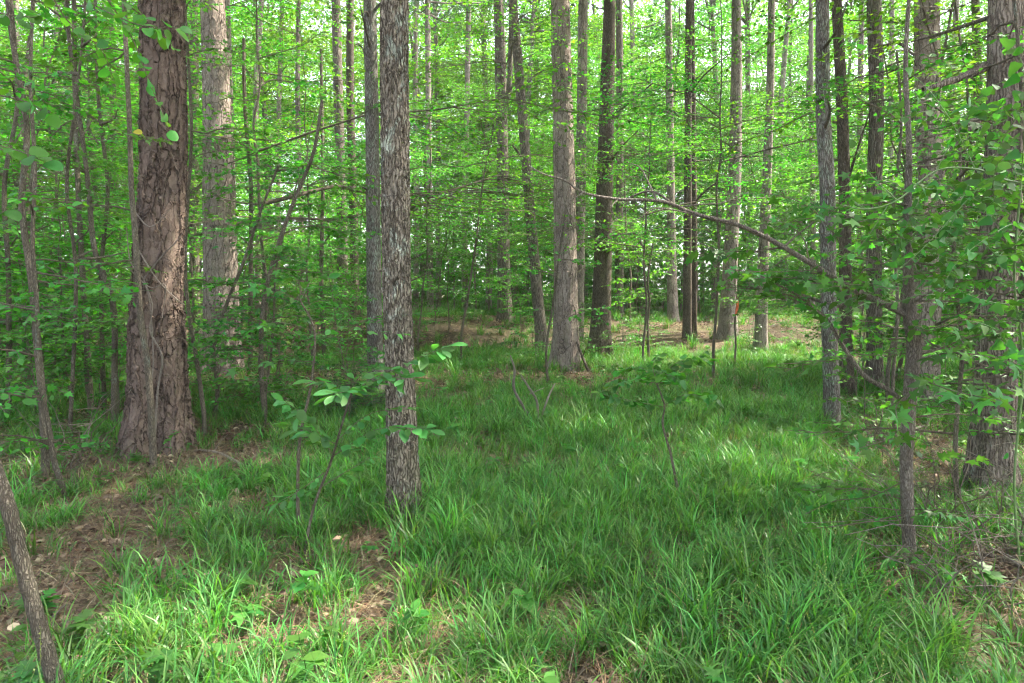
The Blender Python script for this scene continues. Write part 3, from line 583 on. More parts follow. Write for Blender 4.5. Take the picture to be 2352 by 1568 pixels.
# thin poles of the left thicket
for k, (px, D, wp, dx) in enumerate([(20, 9, 12, 25), (160, 8, 9, 40), (240, 10, 10, -30), (62, 13, 12, 14), (575, 15, 11, -18), (745, 19, 10, -8), (2235, 9, 9, -25)]):
    t = trunk_tree('sapling', 'thin pole', D, [(px, 800, wp), (px + dx * .2, 640, wp * .9), (px + dx * .1, 430, wp * .85), (px + dx * .7, 230, wp * .75), (px + dx, 0, wp * .6)], B_STEM, 7 + R3.uniform(0, 3), 10, .12, .1, 4, group='thin poles', cat='sapling', seed=300 + k, yw=.1,
                   branches=[[(px + dx * .3, 560, D, 4), (px + dx * .3 + R3.choice([-30, 30]), 520, D - .2, 3), (px + dx * .3 + R3.choice([-60, 60]), 500, D - .3, 2)], [(px + dx * .5, 330, D, 4), (px + dx * .5 + R3.choice([-35, 35]), 270, D + .2, 2)]])
    GEN.append((t, px, D, 'pole'))
HERO = [(357, 'the massive left pine'), (507, 'the sunlit left pine'), (800, 'the twin dark trunks'), (868, 'the pale grey oak'), (928, 'the front oak'), (1160, 'the forked grey oak'), (1240, 'the leaning tree'), (1298, 'the middle pine'), (1380, 'the smooth dark trunk'), (1545, 'the slim pine'), (1585, 'the slim twin stems'), (1672, 'the stout pine'), (1747, 'the flaky slim pine'), (1908, 'the slender grey oak'), (2012, 'the brown limbed trunk'), (2125, 'the vine covered pine'), (2290, 'the right edge trunk')]
NOUN = {'sapling': 'leafy sapling', 'seedling': 'small leafy seedling', 'understory_tree': 'slim leafy understory tree', 'tall_tree': 'tall broadleaf tree far back', 'pine_tree': 'straight far pine trunk', 'pole': 'thin bare pole sapling'}
ORD = ['closest', 'second', 'third', 'fourth', 'fifth', 'sixth', 'seventh', 'eighth', 'ninth', 'tenth', 'eleventh', 'twelfth', 'thirteenth', 'fourteenth', 'fifteenth', 'sixteenth', 'seventeenth', 'eighteenth', 'nineteenth', 'twentieth', 'twenty-first', 'twenty-second']
keys = {}
for (o, px, D, nm) in GEN:
    h = min(HERO, key=lambda q: abs(q[0] - px)); keys.setdefault((nm, h[1], 'left' if px < h[0] else 'right'), []).append((abs(px - h[0]), o))
for (nm, h, side), L_ in keys.items():
    L_.sort(key=lambda q: q[0])
    for i_, (_, o) in enumerate(L_): o['label'] = '%s, %s to the %s of %s' % (NOUN[nm], ORD[min(i_, 21)], side, h)

# far-off wood: one mass closing the view
rng = np.random.default_rng(77); mb = MB()
n = 2500; a = rng.uniform(-1.0, 1.0, n); low = np.arange(n) < 900; r = np.where(low, rng.uniform(46, 75, n), rng.uniform(66, 100, n)); cx, cyy = np.sin(a) * r, np.cos(a) * r
cz = gz(cx, cyy) + np.where(low, rng.beta(1.0, 1.6, n) * 7, 4 + rng.beta(1.0, 1.2, n) * 34)
per = 55; P = np.repeat(np.stack([cx, cyy, cz], 1), per, 0) + rng.normal(0, 1.5, (n * per, 3)) * np.array([1.2, 1.2, .7])
mb.leaves(T_QUAD, P, rng.normal(0, 1, (n * per, 3)), np.array([0, 0, 1.0]) + rng.normal(0, .6, (n * per, 3)), rng.uniform(.3, .6, n * per), pal(rng, n * per, G_LITE, .3), 1.2)
o = part('distant_wood', mb.build('distant_wood', M_LEAF), None, True); o['label'] = 'hazy green mass of far-off woodland closing the view'; o['category'] = 'woodland'

# ------------------------------------------------------------------ near leaves (each one an object)
def blade(wf, n=7, curl=.18, foldz=.25, pet=.22, wave=0.0):
    """leaf blade with a midrib fold, curled tip and a stalk"""
    V = []; F = []
    for i in range(n + 1):
        t = i / n; w_ = wf(t); z = -curl * t * t + wave * math.sin(t * 9)
        V += [(-w_, t, z + foldz * w_), (0, t, z), (w_, t, z + foldz * w_)]
    for i in range(n):
        a = i * 3; F += [(a, a + 1, a + 4, a + 3), (a + 1, a + 2, a + 5, a + 4)]
    b = len(V); V += [(-.012, -pet, .05), (.012, -pet, .05), (.012, .02, 0), (-.012, .02, 0)]; F.append((b, b + 1, b + 2, b + 3))
    return np.array(V, float) + np.array([0, pet, 0]), np.array(F)
def lobed(seed, curl=.15, pet=.35):
    r = random.Random(seed); pts = []
    for k, a in enumerate([-2.15, -1.12, 0, 1.12, 2.15]):
        Lb = [.46, .62, .72, .62, .46][k] * r.uniform(.92, 1.08)
        if k: am = a - .52; pts.append((math.sin(am) * .27, math.cos(am) * .27))
        for da, f in ((-.24, .62), (0, 1), (.24, .62)): pts.append((math.sin(a + da) * Lb * f, math.cos(a + da) * Lb * f))
    pts.append((0, -.08)); V = [(0, .0, .03)] + [(x, y, -curl * (x * x + y * y) * r.uniform(.5, 1.6)) for x, y in pts]
    n = len(pts); F = [(0, 1 + (i + 1) % n, 1 + i) for i in range(n)]
    b = len(V); V += [(-.012, -pet, .04), (.012, -pet, .04), (0, .0, .02)]; F.append((b, b + 1, b + 2))
    return np.array(V, float) + np.array([0, pet, 0]), np.array(F)
W_OVATE = lambda t: .215 * math.sin(math.pi * min(1, t * 1.0) ** 1.25) ** .85 if 0 < t < 1 else .004
W_ROUND = lambda t: .46 * math.sqrt(max(0, 1 - (2 * t - 1) ** 2)) * (1.1 - .35 * t) if 0 < t < 1 else .004
W_HEART = lambda t: (.42 * (1 - t) ** .62 * min(1, .75 + t * 3)) if 0 < t < 1 else (.26 if t == 0 else .004)
def leaf_meshes(tag_, temps, cols):
    out = []
    for i, T in enumerate(temps):
        for j, c in enumerate(cols):
            m = MB(); m.add(T[0], T[1], np.array(c)); out.append(m.build(tag_, M_LEAF_NEAR, True))
    return out
LM_BIG = leaf_meshes('leaf', [blade(W_OVATE, 7, .16, .25), blade(W_OVATE, 7, .28, .15), blade(W_OVATE, 7, .05, .35, .2, .02)], [(.07, .19, .045), (.085, .22, .06), (.06, .17, .05)])
LM_LOBE = leaf_meshes('leaf', [lobed(i, .12 + .12 * i) for i in range(3)], [G_DARK, (.052, .15, .036), (.075, .185, .036)])
LM_HEART = leaf_meshes('leaf', [blade(W_HEART, 7, .15, .25), blade(W_HEART, 7, .3, .1), blade(W_HEART, 7, .05, .5, .2, .03)], [(.045, .13, .035), (.055, .15, .042), G_DARK, (.075, .19, .04)])
LM_ROUND = leaf_meshes('leaf', [blade(W_ROUND, 7, .12, .15), blade(W_ROUND, 7, .25, .25)], [G_DARK, G_MID, (.07, .20, .025)])
LM_YEL = leaf_meshes('leaf', [blade(W_ROUND, 7, .12, .15)], [(.42, .40, .05)])

def put_leaf(parent, base, me, p, d, nrm, size):
    d = np.asarray(d, float); d /= np.linalg.norm(d); sd = np.cross(d, nrm); sd /= np.linalg.norm(sd) + 1e-9; n2 = np.cross(sd, d)
    M = Matrix([[sd[0], d[0], n2[0], 0], [sd[1], d[1], n2[1], 0], [sd[2], d[2], n2[2], 0], [0, 0, 0, 1]])
    o = bpy.data.objects.new('leaf', me); link(o, parent); o.location = Vector(np.asarray(p) - base)
    o.rotation_euler = M.to_euler(); o.scale = (size,) * 3; return o
def px_path(rows): return np.array([list(w3(q[0], q[1], q[2])) + [(q[3] / FOC * q[2] / 2) if len(q) > 3 else .003] for q in rows])
def leafy_twig(parent, base, rows, n, size, meshes, rng, tilt=.3, hang=0.0, r=.003, mt=None, name='branch', clump=1, start=.1, spread=1.0):
    P = px_path(rows); rs = resample(P, 22)
    if len(rows[0]) < 4: rs[:, 3] = np.linspace(r, r * .4, 22)
    m = MB(); m.tube(rs[:, :3] - base, np.maximum(rs[:, 3], .0012), 6); br_ = part(name, m.build(name, mt or B_TWIG), parent)
    for k in range(n):
        u = start + (1 - start) * (k + rng.uniform(.2, .8)) / n; q = u * 20.99; i = int(q); p = rs[i, :3] + (rs[i + 1, :3] - rs[i, :3]) * (q - i)
        td = rs[i + 1, :3] - rs[i, :3]; td /= np.linalg.norm(td); sd = np.cross(td, [0, 0, 1]); sd /= np.linalg.norm(sd) + 1e-6
        a = (1 if k % 2 else -1) * rng.normal(spread, .3)
        if k == n - 1: a = rng.normal(0, .15)
        d = td * math.cos(a) + sd * math.sin(a); d[2] = d[2] * .5 - hang + rng.normal(-.1, tilt * .5)
        nn = np.array([0, 0, 1.0]) + rng.normal(0, tilt, 3)
        put_leaf(br_, base, meshes[int(rng.integers(len(meshes)))], p, d, nn, size * rng.uniform(.65, 1.2))
def gbase(px, D): x = wx(px, D); return np.array([x, D, float(gz(x, D))])

# broad-leaved sapling in front of the oak
rng = np.random.default_rng(5); D0 = 4.35; b = gbase(700, D0)
t = thing('sapling', b, 'broad leaved sapling spreading flat leaf sprays in front of the front oak', 'sapling')
st = [(700, 1262, D0, 8), (722, 1160, D0, 7.5), (760, 1060, D0 - .03, 7), (785, 975, D0 - .06, 6), (808, 900, D0 - .1, 5)]
m = MB(); rs = resample(px_path(st), 30); rs[0, 2] = b[2] - .05; m.tube(rs[:, :3] - b, rs[:, 3] * .85, 8); part('stem', m.build('stem', B_STEM), t)
for rows, n, sz in [([(808, 900, 4.25), (880, 855, 4.2), (960, 822, 4.15), (1025, 796, 4.1)], 13, .15), ([(806, 902, 4.25), (780, 885, 4.1), (735, 876, 4.0)], 7, .15),
                    ([(808, 898, 4.25), (870, 872, 4.15), (950, 868, 4.05)], 8, .14), ([(808, 900, 4.25), (820, 870, 4.6), (870, 840, 4.9)], 8, .13), ([(765, 1045, 4.32), (710, 965, 4.2), (655, 922, 4.1)], 9, .15),
                    ([(772, 1020, 4.3), (700, 985, 4.5), (668, 970, 4.6)], 7, .14), ([(775, 1010, 4.3), (850, 950, 4.3), (955, 936, 4.25)], 8, .10), ([(760, 1050, 4.3), (870, 985, 4.2), (985, 988, 4.1)], 10, .14),
                    ([(745, 1085, 4.3), (690, 1125, 4.2), (645, 1150, 4.1)], 7, .11), ([(735, 1120, 4.33), (800, 1080, 4.5), (850, 1050, 4.6)], 7, .11), ([(806, 902, 4.25), (790, 900, 3.9), (770, 905, 3.8)], 5, .14)]:
    leafy_twig(t, b, rows, int(n * 2.8), sz * .84, LM_BIG, rng, .38, .02, .003)
b2 = gbase(688, 4.6); t = thing('sapling', b2, 'thin upright bare lower stem of a sapling beside the broad leaved one', 'sapling')
m = MB(); rs = resample(px_path([(686, 1228, 4.6, 9), (684, 1120, 4.6, 8), (690, 1000, 4.6, 7), (715, 880, 4.65, 6), (722, 760, 4.7, 5), (690, 690, 4.7, 4)]), 26); rs[0, 2] = b2[2] - .05
m.tube(rs[:, :3] - b2, rs[:, 3], 8); part('stem', m.build('stem', B_STEM), t)
for rows, n in [([(722, 760, 4.7), (640, 740, 4.6), (560, 760, 4.5)], 9), ([(718, 830, 4.7), (620, 830, 4.6), (540, 850, 4.5)], 11), ([(722, 770, 4.7), (780, 750, 4.6), (850, 760, 4.5), (930, 768, 4.4)], 12), ([(690, 690, 4.7), (620, 660, 4.6), (560, 665, 4.5)], 10), ([(700, 705, 4.7), (740, 690, 4.9), (820, 700, 5)], 10),
                ([(690, 690, 4.7), (680, 640, 4.9), (600, 600, 5.1)], 9), ([(690, 690, 4.7), (720, 640, 4.8), (760, 640, 4.9)], 7)]:
    leafy_twig(t, b2, rows, n, .09, LM_BIG + LM_LOBE, rng, .5, .05)

# little tree in the grass, centre right
b = gbase(1567, 5.45); t = thing('sapling', b, 'crooked little tree with thin dark stem and flat crown in the grass', 'sapling')
m = MB(); rs = resample(px_path([(1567, 1170, 5.45, 9), (1552, 1100, 5.45, 8), (1540, 1040, 5.45, 7), (1522, 975, 5.43, 6), (1526, 930, 5.42, 5), (1508, 880, 5.4, 4)]), 30); rs[0, 2] = b[2] - .05
m.tube(rs[:, :3] - b, rs[:, 3] * .85, 8); part('stem', m.build('stem', B_STEM), t)
for rows, n in [([(1508, 880, 5.4), (1450, 870, 5.3), (1400, 890, 5.2)], 16), ([(1508, 880, 5.4), (1560, 830, 5.4), (1640, 830, 5.4)], 20), ([(1512, 885, 5.4), (1500, 840, 5.6), (1520, 812, 5.8)], 15), ([(1526, 930, 5.42), (1580, 905, 5.2), (1640, 920, 5.1)], 14),
                ([(1510, 880, 5.4), (1480, 850, 5.8), (1420, 850, 6)], 14), ([(1526, 935, 5.42), (1450, 920, 5.3), (1380, 905, 5.2)], 12), ([(1508, 882, 5.4), (1560, 860, 5.7), (1620, 805, 6)], 16), ([(1508, 882, 5.4), (1530, 860, 5.0), (1560, 870, 4.9)], 12)]:
    leafy_twig(t, b, rows, int(n * 2.2), .068, LM_ROUND + LM_HEART, rng, .8, .05, .003)

# small lobed-leaf tree at the right, with its long bare limb reaching left
b = gbase(2090, 4.2); t = thing('sweetgum_tree', b, 'small crooked tree at right whose long bare limb reaches far left', 'tree'); TRUNKS.append((b[0], b[1], .05))
m = MB(); rs = resample(px_path([(2092, 1318, 4.2, 30), (2086, 1200, 4.2, 28), (2082, 1050, 4.2, 28), (2092, 880, 4.2, 30), (2100, 790, 4.2, 33), (2090, 725, 4.2, 30), (2086, 620, 4.2, 22), (2085, 480, 4.22, 18), (2088, 330, 4.25, 13), (2080, 150, 4.3, 10), (2090, -40, 4.3, 8)]), 90); rs[0, 2] = b[2] - .08
m.tube(rs[:, :3] - b, rs[:, 3], 16); part('trunk', m.build('trunk', B_LIMB), t)
def bare(parent, base, rows, mt, nm='branch', sides=8, k=40):
    m_ = MB(); r_ = resample(px_path(rows), k); m_.tube(r_[:, :3] - base, np.maximum(r_[:, 3], .0014), sides); return part(nm, m_.build(nm, mt), parent)
bare(t, b, [(2092, 728, 4.2, 17), (2040, 702, 4.2, 15), (1960, 665, 4.15, 14), (1900, 628, 4.12, 13), (1830, 585, 4.1, 12), (1760, 545, 4.08, 11), (1690, 515, 4.05, 10), (1600, 492, 4.0, 9), (1520, 462, 4.0, 8), (1420, 457, 3.95, 7), (1340, 442, 3.9, 6), (1300, 415, 3.9, 5), (1250, 400, 3.9, 4), (1215, 380, 3.9, 2)], B_LIMB, 'limb', 10, 90)
for rows in [[(1560, 478, 4.0, 6), (1500, 440, 4.05, 5), (1450, 452, 4.1, 4), (1440, 470, 4.1, 3)], [(1510, 462, 4, 5), (1490, 420, 4.1, 4), (1470, 385, 4.15, 3), (1440, 372, 4.2, 2)], [(1640, 505, 4.02, 6), (1560, 480, 4.15, 5), (1600, 470, 4.2, 4), (1660, 465, 4.3, 3), (1720, 440, 4.4, 2)],
             [(1420, 457, 3.95, 4), (1405, 475, 3.9, 3), (1412, 500, 3.9, 2)], [(1340, 442, 3.9, 4), (1310, 460, 3.85, 3), (1308, 470, 3.85, 2)], [(1600, 492, 4, 4), (1510, 478, 3.95, 3), (1470, 500, 3.9, 2), (1430, 520, 3.9, 1.5)], [(1800, 568, 4.1, 6), (1830, 540, 4.2, 4), (1870, 510, 4.3, 3)],
             [(1480, 460, 4, 3), (1430, 490, 3.95, 2), (1400, 520, 3.9, 1.5)], [(1960, 665, 4.15, 8), (1920, 640, 4.3, 5), (1900, 590, 4.4, 3)], [(2000, 685, 4.18, 7), (1980, 625, 4.1, 5), (2030, 615, 4, 3)]]:
    bare(t, b, rows, B_LIMB, 'branch', 6, 22)
bare(t, b, [(2086, 930, 4.2, 13), (2040, 895, 4.2, 12), (1985, 862, 4.2, 11), (1940, 800, 4.18, 9), (1905, 745, 4.15, 8), (1850, 690, 4.1, 6), (1780, 650, 4.05, 4)], B_LIMB, 'limb', 8, 50)
rng = np.random.default_rng(9)
TW = [([(1900, 628, 4.12), (1850, 620, 4), (1780, 625, 3.9)], 9, .085), ([(1860, 600, 4.1), (1840, 540, 4.2), (1780, 500, 4.3)], 9, .085), ([(1960, 660, 4.15), (1930, 560, 4), (1850, 470, 3.9), (1740, 440, 3.8)], 14, .09), ([(1820, 580, 4.1), (1760, 620, 4), (1690, 620, 3.9), (1600, 600, 3.8)], 11, .085),
      ([(2086, 600, 4.2), (2000, 520, 4.1), (1900, 480, 4), (1830, 470, 3.9)], 14, .09), ([(2086, 520, 4.2), (2160, 500, 4), (2250, 510, 3.8)], 12, .085), ([(2086, 560, 4.2), (2180, 580, 4.1), (2300, 600, 4)], 14, .085), ([(2087, 450, 4.2), (2030, 420, 4.3), (1950, 400, 4.4)], 12, .085),
      ([(2087, 430, 4.2), (2150, 420, 4.0), (2240, 450, 3.8), (2330, 440, 3.7)], 14, .085), ([(2090, 700, 4.2), (2160, 660, 4), (2260, 640, 3.8), (2340, 660, 3.6)], 14, .09), ([(1940, 800, 4.18), (1890, 720, 4), (1800, 680, 3.9)], 10, .085), ([(1860, 695, 4.1), (1800, 640, 4.0), (1730, 640, 3.9)], 10, .085),
      ([(2095, 860, 4.2), (2140, 880, 3.6), (2200, 900, 3.2), (2300, 920, 3.0)], 16, .115), ([(2100, 830, 4.2), (2180, 810, 3.7), (2280, 820, 3.3), (2350, 840, 3.2)], 15, .11), ([(2090, 900, 4.2), (2060, 930, 3.8), (2060, 960, 3.5)], 9, .11), ([(2085, 1000, 4.2), (2040, 1010, 3.8), (1970, 1030, 3.6)], 11, .105),
      ([(2085, 1100, 4.2), (2000, 1140, 4.2), (1920, 1150, 4.2), (1850, 1180, 4.2)], 15, .08), ([(2085, 1180, 4.2), (1980, 1200, 4.1), (1900, 1210, 4), (1840, 1215, 4)], 12, .08), ([(2085, 1190, 4.2), (2150, 1170, 3.9), (2200, 1190, 3.7)], 8, .09), ([(2090, 1260, 4.2), (2130, 1290, 3.8), (2180, 1320, 3.6)], 9, .09),
      ([(2090, 1240, 4.2), (2040, 1290, 3.9), (2010, 1330, 3.8)], 9, .09), ([(2095, 760, 4.2), (2160, 760, 4), (2230, 780, 3.7)], 10, .10)]
for rows, n, sz in TW: leafy_twig(t, b, rows, int(n * 1.15), sz * .9, LM_LOBE, rng, .85, .12, .0045)

sp = Spray(); rng = np.random.default_rng(19)
for (px, py, D, az, L_) in [(1900, 628, 4.12, 280, .5), (1800, 568, 4.1, 320, .55), (1980, 670, 4.15, 250, .6), (2086, 560, 4.2, 60, .9), (2086, 500, 4.2, 110, .9), (2086, 430, 4.2, 30, .8), (2086, 600, 4.2, 140, .9), (2090, 690, 4.2, 90, 1.0), (2086, 470, 4.2, 280, .7), (2086, 640, 4.2, 40, .8), (2092, 760, 4.2, 120, .9), (2095, 820, 4.2, 80, .9),
                          (2092, 880, 4.2, 160, .8), (2086, 540, 4.2, 220, .8), (2087, 380, 4.2, 80, .8), (2085, 960, 4.2, 100, .8), (1920, 640, 4.1, 200, .6), (2040, 705, 4.2, 330, .6), (2088, 330, 4.2, 130, .7), (2085, 1060, 4.2, 60, .6), (1960, 820, 4.2, 250, .5), (2085, 1150, 4.2, 300, .6), (1860, 690, 4.1, 300, .5)]:
    sp.branch(rng, w3(px, py, D) - b, math.radians(az), rng.uniform(-.05, .4), L_, .006, 6, .06, .075, tilt=.7, sub=1)
m = MB(); sp.twigs(m, 5); part('twigs', m.build('twigs', B_TWIG), t, True); p, d, nn, zz = sp.arrays(); m = MB(); m.leaves(T_STAR, p, d, nn, zz * 1.15, pal(rng, len(p), (.060, .155, .036), .28)); part('crown', m.build('crown', M_LEAF_NEAR), t, True)

# greenbrier vine tangle, upper right
b = gbase(2345, 4.0); t = thing('greenbrier_vine', b, 'tangled green vine with heart shaped leaves climbing at upper right', 'vine')
rng = np.random.default_rng(12)
bare(t, b, [(2345, 1332, 4.0, 5), (2330, 1100, 4.0, 5), (2350, 850, 4.0, 5), (2330, 640, 3.9, 5), (2345, 420, 3.8, 5)], M_VINE, 'main_stem', 6, 60)
bare(t, b, [(2345, 420, 3.8, 5), (2300, 410, 3.75, 4.5), (2240, 388, 3.7, 4.5), (2150, 392, 3.65, 4), (2060, 460, 3.6, 4), (1990, 480, 3.6, 3), (1930, 470, 3.6, 2)], M_VINE, 'main_stem', 6, 60)
VT = [([(2240, 388, 3.7), (2180, 270, 3.7), (2100, 175, 3.75), (1990, 120, 3.8), (1930, 85, 3.85)], 14, .075, M_VINE), ([(2060, 460, 3.6), (2000, 400, 3.6), (1960, 330, 3.65)], 6, .06, M_VINE), ([(2150, 392, 3.65), (2200, 300, 3.6), (2260, 215, 3.5)], 12, .085, M_VINE), ([(2330, 640, 3.9), (2260, 560, 3.7), (2180, 520, 3.6), (2080, 520, 3.5)], 22, .08, M_VINE),
      ([(2330, 600, 3.9), (2270, 480, 3.6), (2180, 440, 3.5), (2100, 430, 3.45)], 22, .08, M_VINE), ([(2345, 420, 3.8), (2300, 330, 3.5), (2270, 260, 3.4), (2230, 240, 3.3)], 14, .09, M_VINE), ([(2340, 700, 3.9), (2260, 690, 3.6), (2190, 660, 3.5), (2120, 640, 3.5)], 20, .08, M_VINE), ([(2350, 850, 4), (2290, 760, 3.6), (2200, 730, 3.5)], 16, .085, M_VINE),
      ([(2340, 520, 3.8), (2310, 520, 3.5), (2200, 600, 3.4), (2150, 700, 3.4)], 18, .08, M_VINE), ([(2150, 392, 3.65), (2090, 500, 3.6), (2060, 580, 3.6)], 12, .075, M_VINE), ([(2345, 420, 3.8), (2352, 300, 3.4), (2350, 160, 3.3), (2330, 110, 3.3)], 10, .09, M_VINE), ([(2240, 388, 3.7), (2200, 480, 3.55), (2170, 560, 3.5)], 14, .08, M_VINE),
      ([(2040, 470, 3.6), (1980, 560, 3.6), (1920, 600, 3.6)], 10, .07, M_VINE), ([(2300, 410, 3.75), (2250, 430, 3.5), (2130, 560, 3.45), (2040, 640, 3.4)], 18, .08, M_VINE)]
for rows, n, sz, mt in VT: leafy_twig(t, b, rows, int(n * 1.38), sz * .8, LM_HEART, rng, .9, .2, .0028, mt, 'tendril')

sp = Spray()
for k in range(46):
    p0 = w3(rng.uniform(2050, 2350), rng.uniform(220, 760), rng.uniform(3.5, 4.6)) - b; az = rng.uniform(0, 6.28); L_ = rng.uniform(.3, .7)
    P = p0 + L_ * np.linspace(0, 1, 6)[:, None] * np.array([math.sin(az), math.cos(az), rng.uniform(-.4, .6)]); P[1:] += np.cumsum(rng.normal(0, .02, (5, 3)), 0); sp.t.append((P, np.full(6, .002))); sp.twig_leaves(rng, P, .038, .062, .8, 1.1)
m = MB(); sp.twigs(m, 4); part('tendrils', m.build('tendrils', M_VINE), t, True); p, d, nn, zz = sp.arrays(); m = MB(); m.leaves(T_OVAL, p, d, nn, zz, pal(rng, len(p), (.062, .155, .042), .28), 1.25); part('foliage', m.build('foliage', M_LEAF_NEAR), t, True)

# redbud at the left edge: leaning stem bottom left, its boughs hang back into the top left corner
b = gbase(152, 2.7); t = thing('redbud_tree', b, 'leaning grey stem crossing the bottom left corner', 'tree'); rng = np.random.default_rng(14)
m = MB(); rs = resample(px_path([(160, 1670, 2.7, 38), (120, 1540, 2.7, 35), (85, 1420, 2.7, 33), (50, 1290, 2.7, 32), (18, 1160, 2.7, 31), (-10, 1080, 2.7, 30), (-90, 850, 2.7, 27), (-160, 560, 2.75, 24), (-180, 200, 2.8, 20), (-120, -150, 2.9, 15), (0, -380, 3.0, 9)]), 90); rs[0, 2] = b[2] - .08
m.tube(rs[:, :3] - b, rs[:, 3] * (1 + .05 * np.sin(np.arange(90) * 1.7)), 18); part('stem', m.build('stem', B_STEM), t)
for rows, n, sz in [([(-120, -150, 2.9), (60, -120, 3.1), (220, -40, 3.3), (330, 40, 3.4), (420, 130, 3.5)], 22, .085), ([(220, -40, 3.3), (300, 80, 3.4), (340, 180, 3.45), (390, 300, 3.5)], 18, .08), ([(60, -120, 3.1), (200, 0, 3.0), (330, 60, 3.0), (410, 60, 3.0)], 16, .085), ([(-180, 200, 2.8), (-60, 210, 2.7), (50, 230, 2.6), (110, 260, 2.6)], 12, .085),
                    ([(-170, 300, 2.8), (-60, 320, 2.7), (40, 345, 2.6), (100, 370, 2.6)], 12, .085), ([(-150, 0, 2.85), (0, 30, 2.8), (80, 40, 2.8)], 9, .085), ([(60, -120, 3.1), (150, 40, 3.3), (230, 110, 3.4), (260, 180, 3.5)], 14, .08), ([(-165, 420, 2.78), (-60, 440, 2.7), (20, 480, 2.65)], 8, .08)]:
    leafy_twig(t, b, rows, int(n * 1.25), sz * .72, LM_ROUND, rng, .75, .15, .004)
put_leaf(t, b, LM_YEL[0], w3(305, 298, 3.45), (1, -.2, -.4), (0, -.7, .7), .045)

# slim stems of the left thicket, with layered leaf sprays
def near_sapling(label, D, stem, sprays, size, T, base_col, seed, wd=12, name='sapling'):
    rng_ = np.random.default_rng(seed); b_ = gbase(stem[0][0], D); t_ = thing(name, b_, label, 'sapling'); TRUNKS.append((b_[0], b_[1], .03))
    P_ = px_path([(q[0], q[1], D + (q[2] if len(q) > 2 else 0), wd * (1 - .5 * i / len(stem))) for i, q in enumerate(stem)]); r_ = resample(P_, 50); r_[0, 2] = b_[2] - .06
    m_ = MB(); m_.tube(r_[:, :3] - b_, np.maximum(r_[:, 3], .004), 10); part('stem', m_.build('stem', B_STEM), t_)
    sp = Spray()
    for (u, az, el, L_) in sprays:
        p0 = r_[int(u * 49), :3] - b_
        sp.branch(rng_, p0, math.radians(az), math.radians(el), L_, .006 + .004 * L_, max(4, int(6 * L_)), .06, size, tilt=.5, sub=1)
    mt_ = MB(); sp.twigs(mt_, 5); part('branches', mt_.build('branches', B_TWIG), t_, True)
    p, d, nn, zz = sp.arrays(); c = pal(rng_, len(p), base_col, .25); mc = MB(); mc.leaves(T, p, d, nn, zz, c); part('crown', mc.build('crown', M_LEAF_NEAR), t_, True)
rs_ = np.random.default_rng(31)
def spr(n, L=1.0, lo=.2, hi=1, az=None): return [(rs_.uniform(lo, hi), rs_.uniform(0, 360) if az is None else rs_.uniform(*az), rs_.uniform(-5, 25), L * rs_.uniform(.6, 1.25)) for _ in range(n)]
near_sapling('pale crooked stem nearest the left edge of the thicket', 6.2, [(106, 1105), (100, 950), (85, 780), (72, 640), (50, 470), (62, 300), (38, 150), (20, 20), (10, -150)], spr(16, 1.0, .15), .085, T_STAR, G_MID, 1, 18)
near_sapling('dark double curved stem leaning left beside the pale crooked stem', 5.6, [(155, 1150), (125, 1060), (112, 980), (90, 860), (85, 700), (75, 560), (80, 380), (70, 200), (75, 0)], spr(12, .9, .15), .085, T_OVAL, G_MID, 2, 13)
near_sapling('thin pale sapling stem rising right against the massive left pine', 6.5, [(352, 1068), (350, 1000), (340, 850), (322, 720), (312, 560), (302, 430), (298, 300), (290, 120), (282, -60)], spr(6, .8, .3, .95, (120, 330)), .08, T_STAR, G_LITE, 3, 16)
near_sapling('slanting thin stem crossing behind the left thicket', 8.5, [(262, 960), (262, 720), (235, 620), (215, 560), (200, 400), (180, 250), (160, 100), (150, -40)], spr(14, 1.0, .2), .09, T_STAR, G_MID, 4, 14)
near_sapling('straight thin grey stem left of the massive left pine', 9.5, [(210, 950), (200, 800), (188, 600), (178, 400), (172, 200), (170, 0), (168, -100)], spr(16, 1.1, .2), .09, T_OVAL, G_LITE, 5, 14)
near_sapling('thin stem curving right of the massive left pine', 8.2, [(470, 960), (455, 850), (432, 700), (425, 600), (432, 450), (440, 300), (430, 100), (420, -60)], spr(10, .9, .25), .08, T_STAR, G_MID, 6, 10)
near_sapling('wispy sapling spreading leaf layers left of the sunlit pine foot', 9.5, [(480, 1010), (500, 900), (490, 800), (520, 700), (560, 600), (600, 480), (640, 380)], spr(16, 1.0, .2), .085, T_STAR, G_DARK, 7, 10)
near_sapling('upright sapling with dark layered leaves before the twin dark trunks', 9.0, [(610, 960), (600, 850), (605, 700), (640, 560), (680, 450), (720, 350), (740, 230)], spr(18, 1.1, .2), .09, T_STAR, G_MID, 8, 12)
near_sapling('thin sapling with flat leaf layers across the middle pine', 12.5, [(1260, 905), (1255, 800), (1270, 700), (1285, 580), (1300, 470)], spr(9, 1.1, .35), .09, T_STAR, G_MID, 9, 6)
near_sapling('spindly sapling with bright leaves left of the slim twin stems', 17.5, [(1490, 815), (1488, 740), (1492, 690), (1488, 640), (1500, 560)], spr(10, 1.3, .5), .11, T_OVAL, G_YEL, 10, 6)

near_sapling('leaf clad sapling between the slim crooked right tree and the right edge', 5.2, [(2200, 1190), (2195, 1000), (2210, 800), (2190, 600), (2205, 420), (2200, 250)], spr(34, .9, .2), .07, T_STAR, G_MID, 11, 11)
near_sapling('leafy sapling in the corner right of the thick ridged trunk', 5.0, [(2370, 1230), (2360, 1000), (2345, 800), (2350, 600), (2340, 400), (2345, 200), (2330, 0)], spr(32, .9, .15), .07, T_OVAL, G_MID, 12, 12)
near_sapling('thin sapling with leafy top just left of the broad vine covered pine', 7.5, [(2060, 1035), (2050, 900), (2062, 700), (2050, 500), (2070, 300), (2060, 120)], spr(24, 1.0, .3), .075, T_STAR, G_MID, 13, 9)
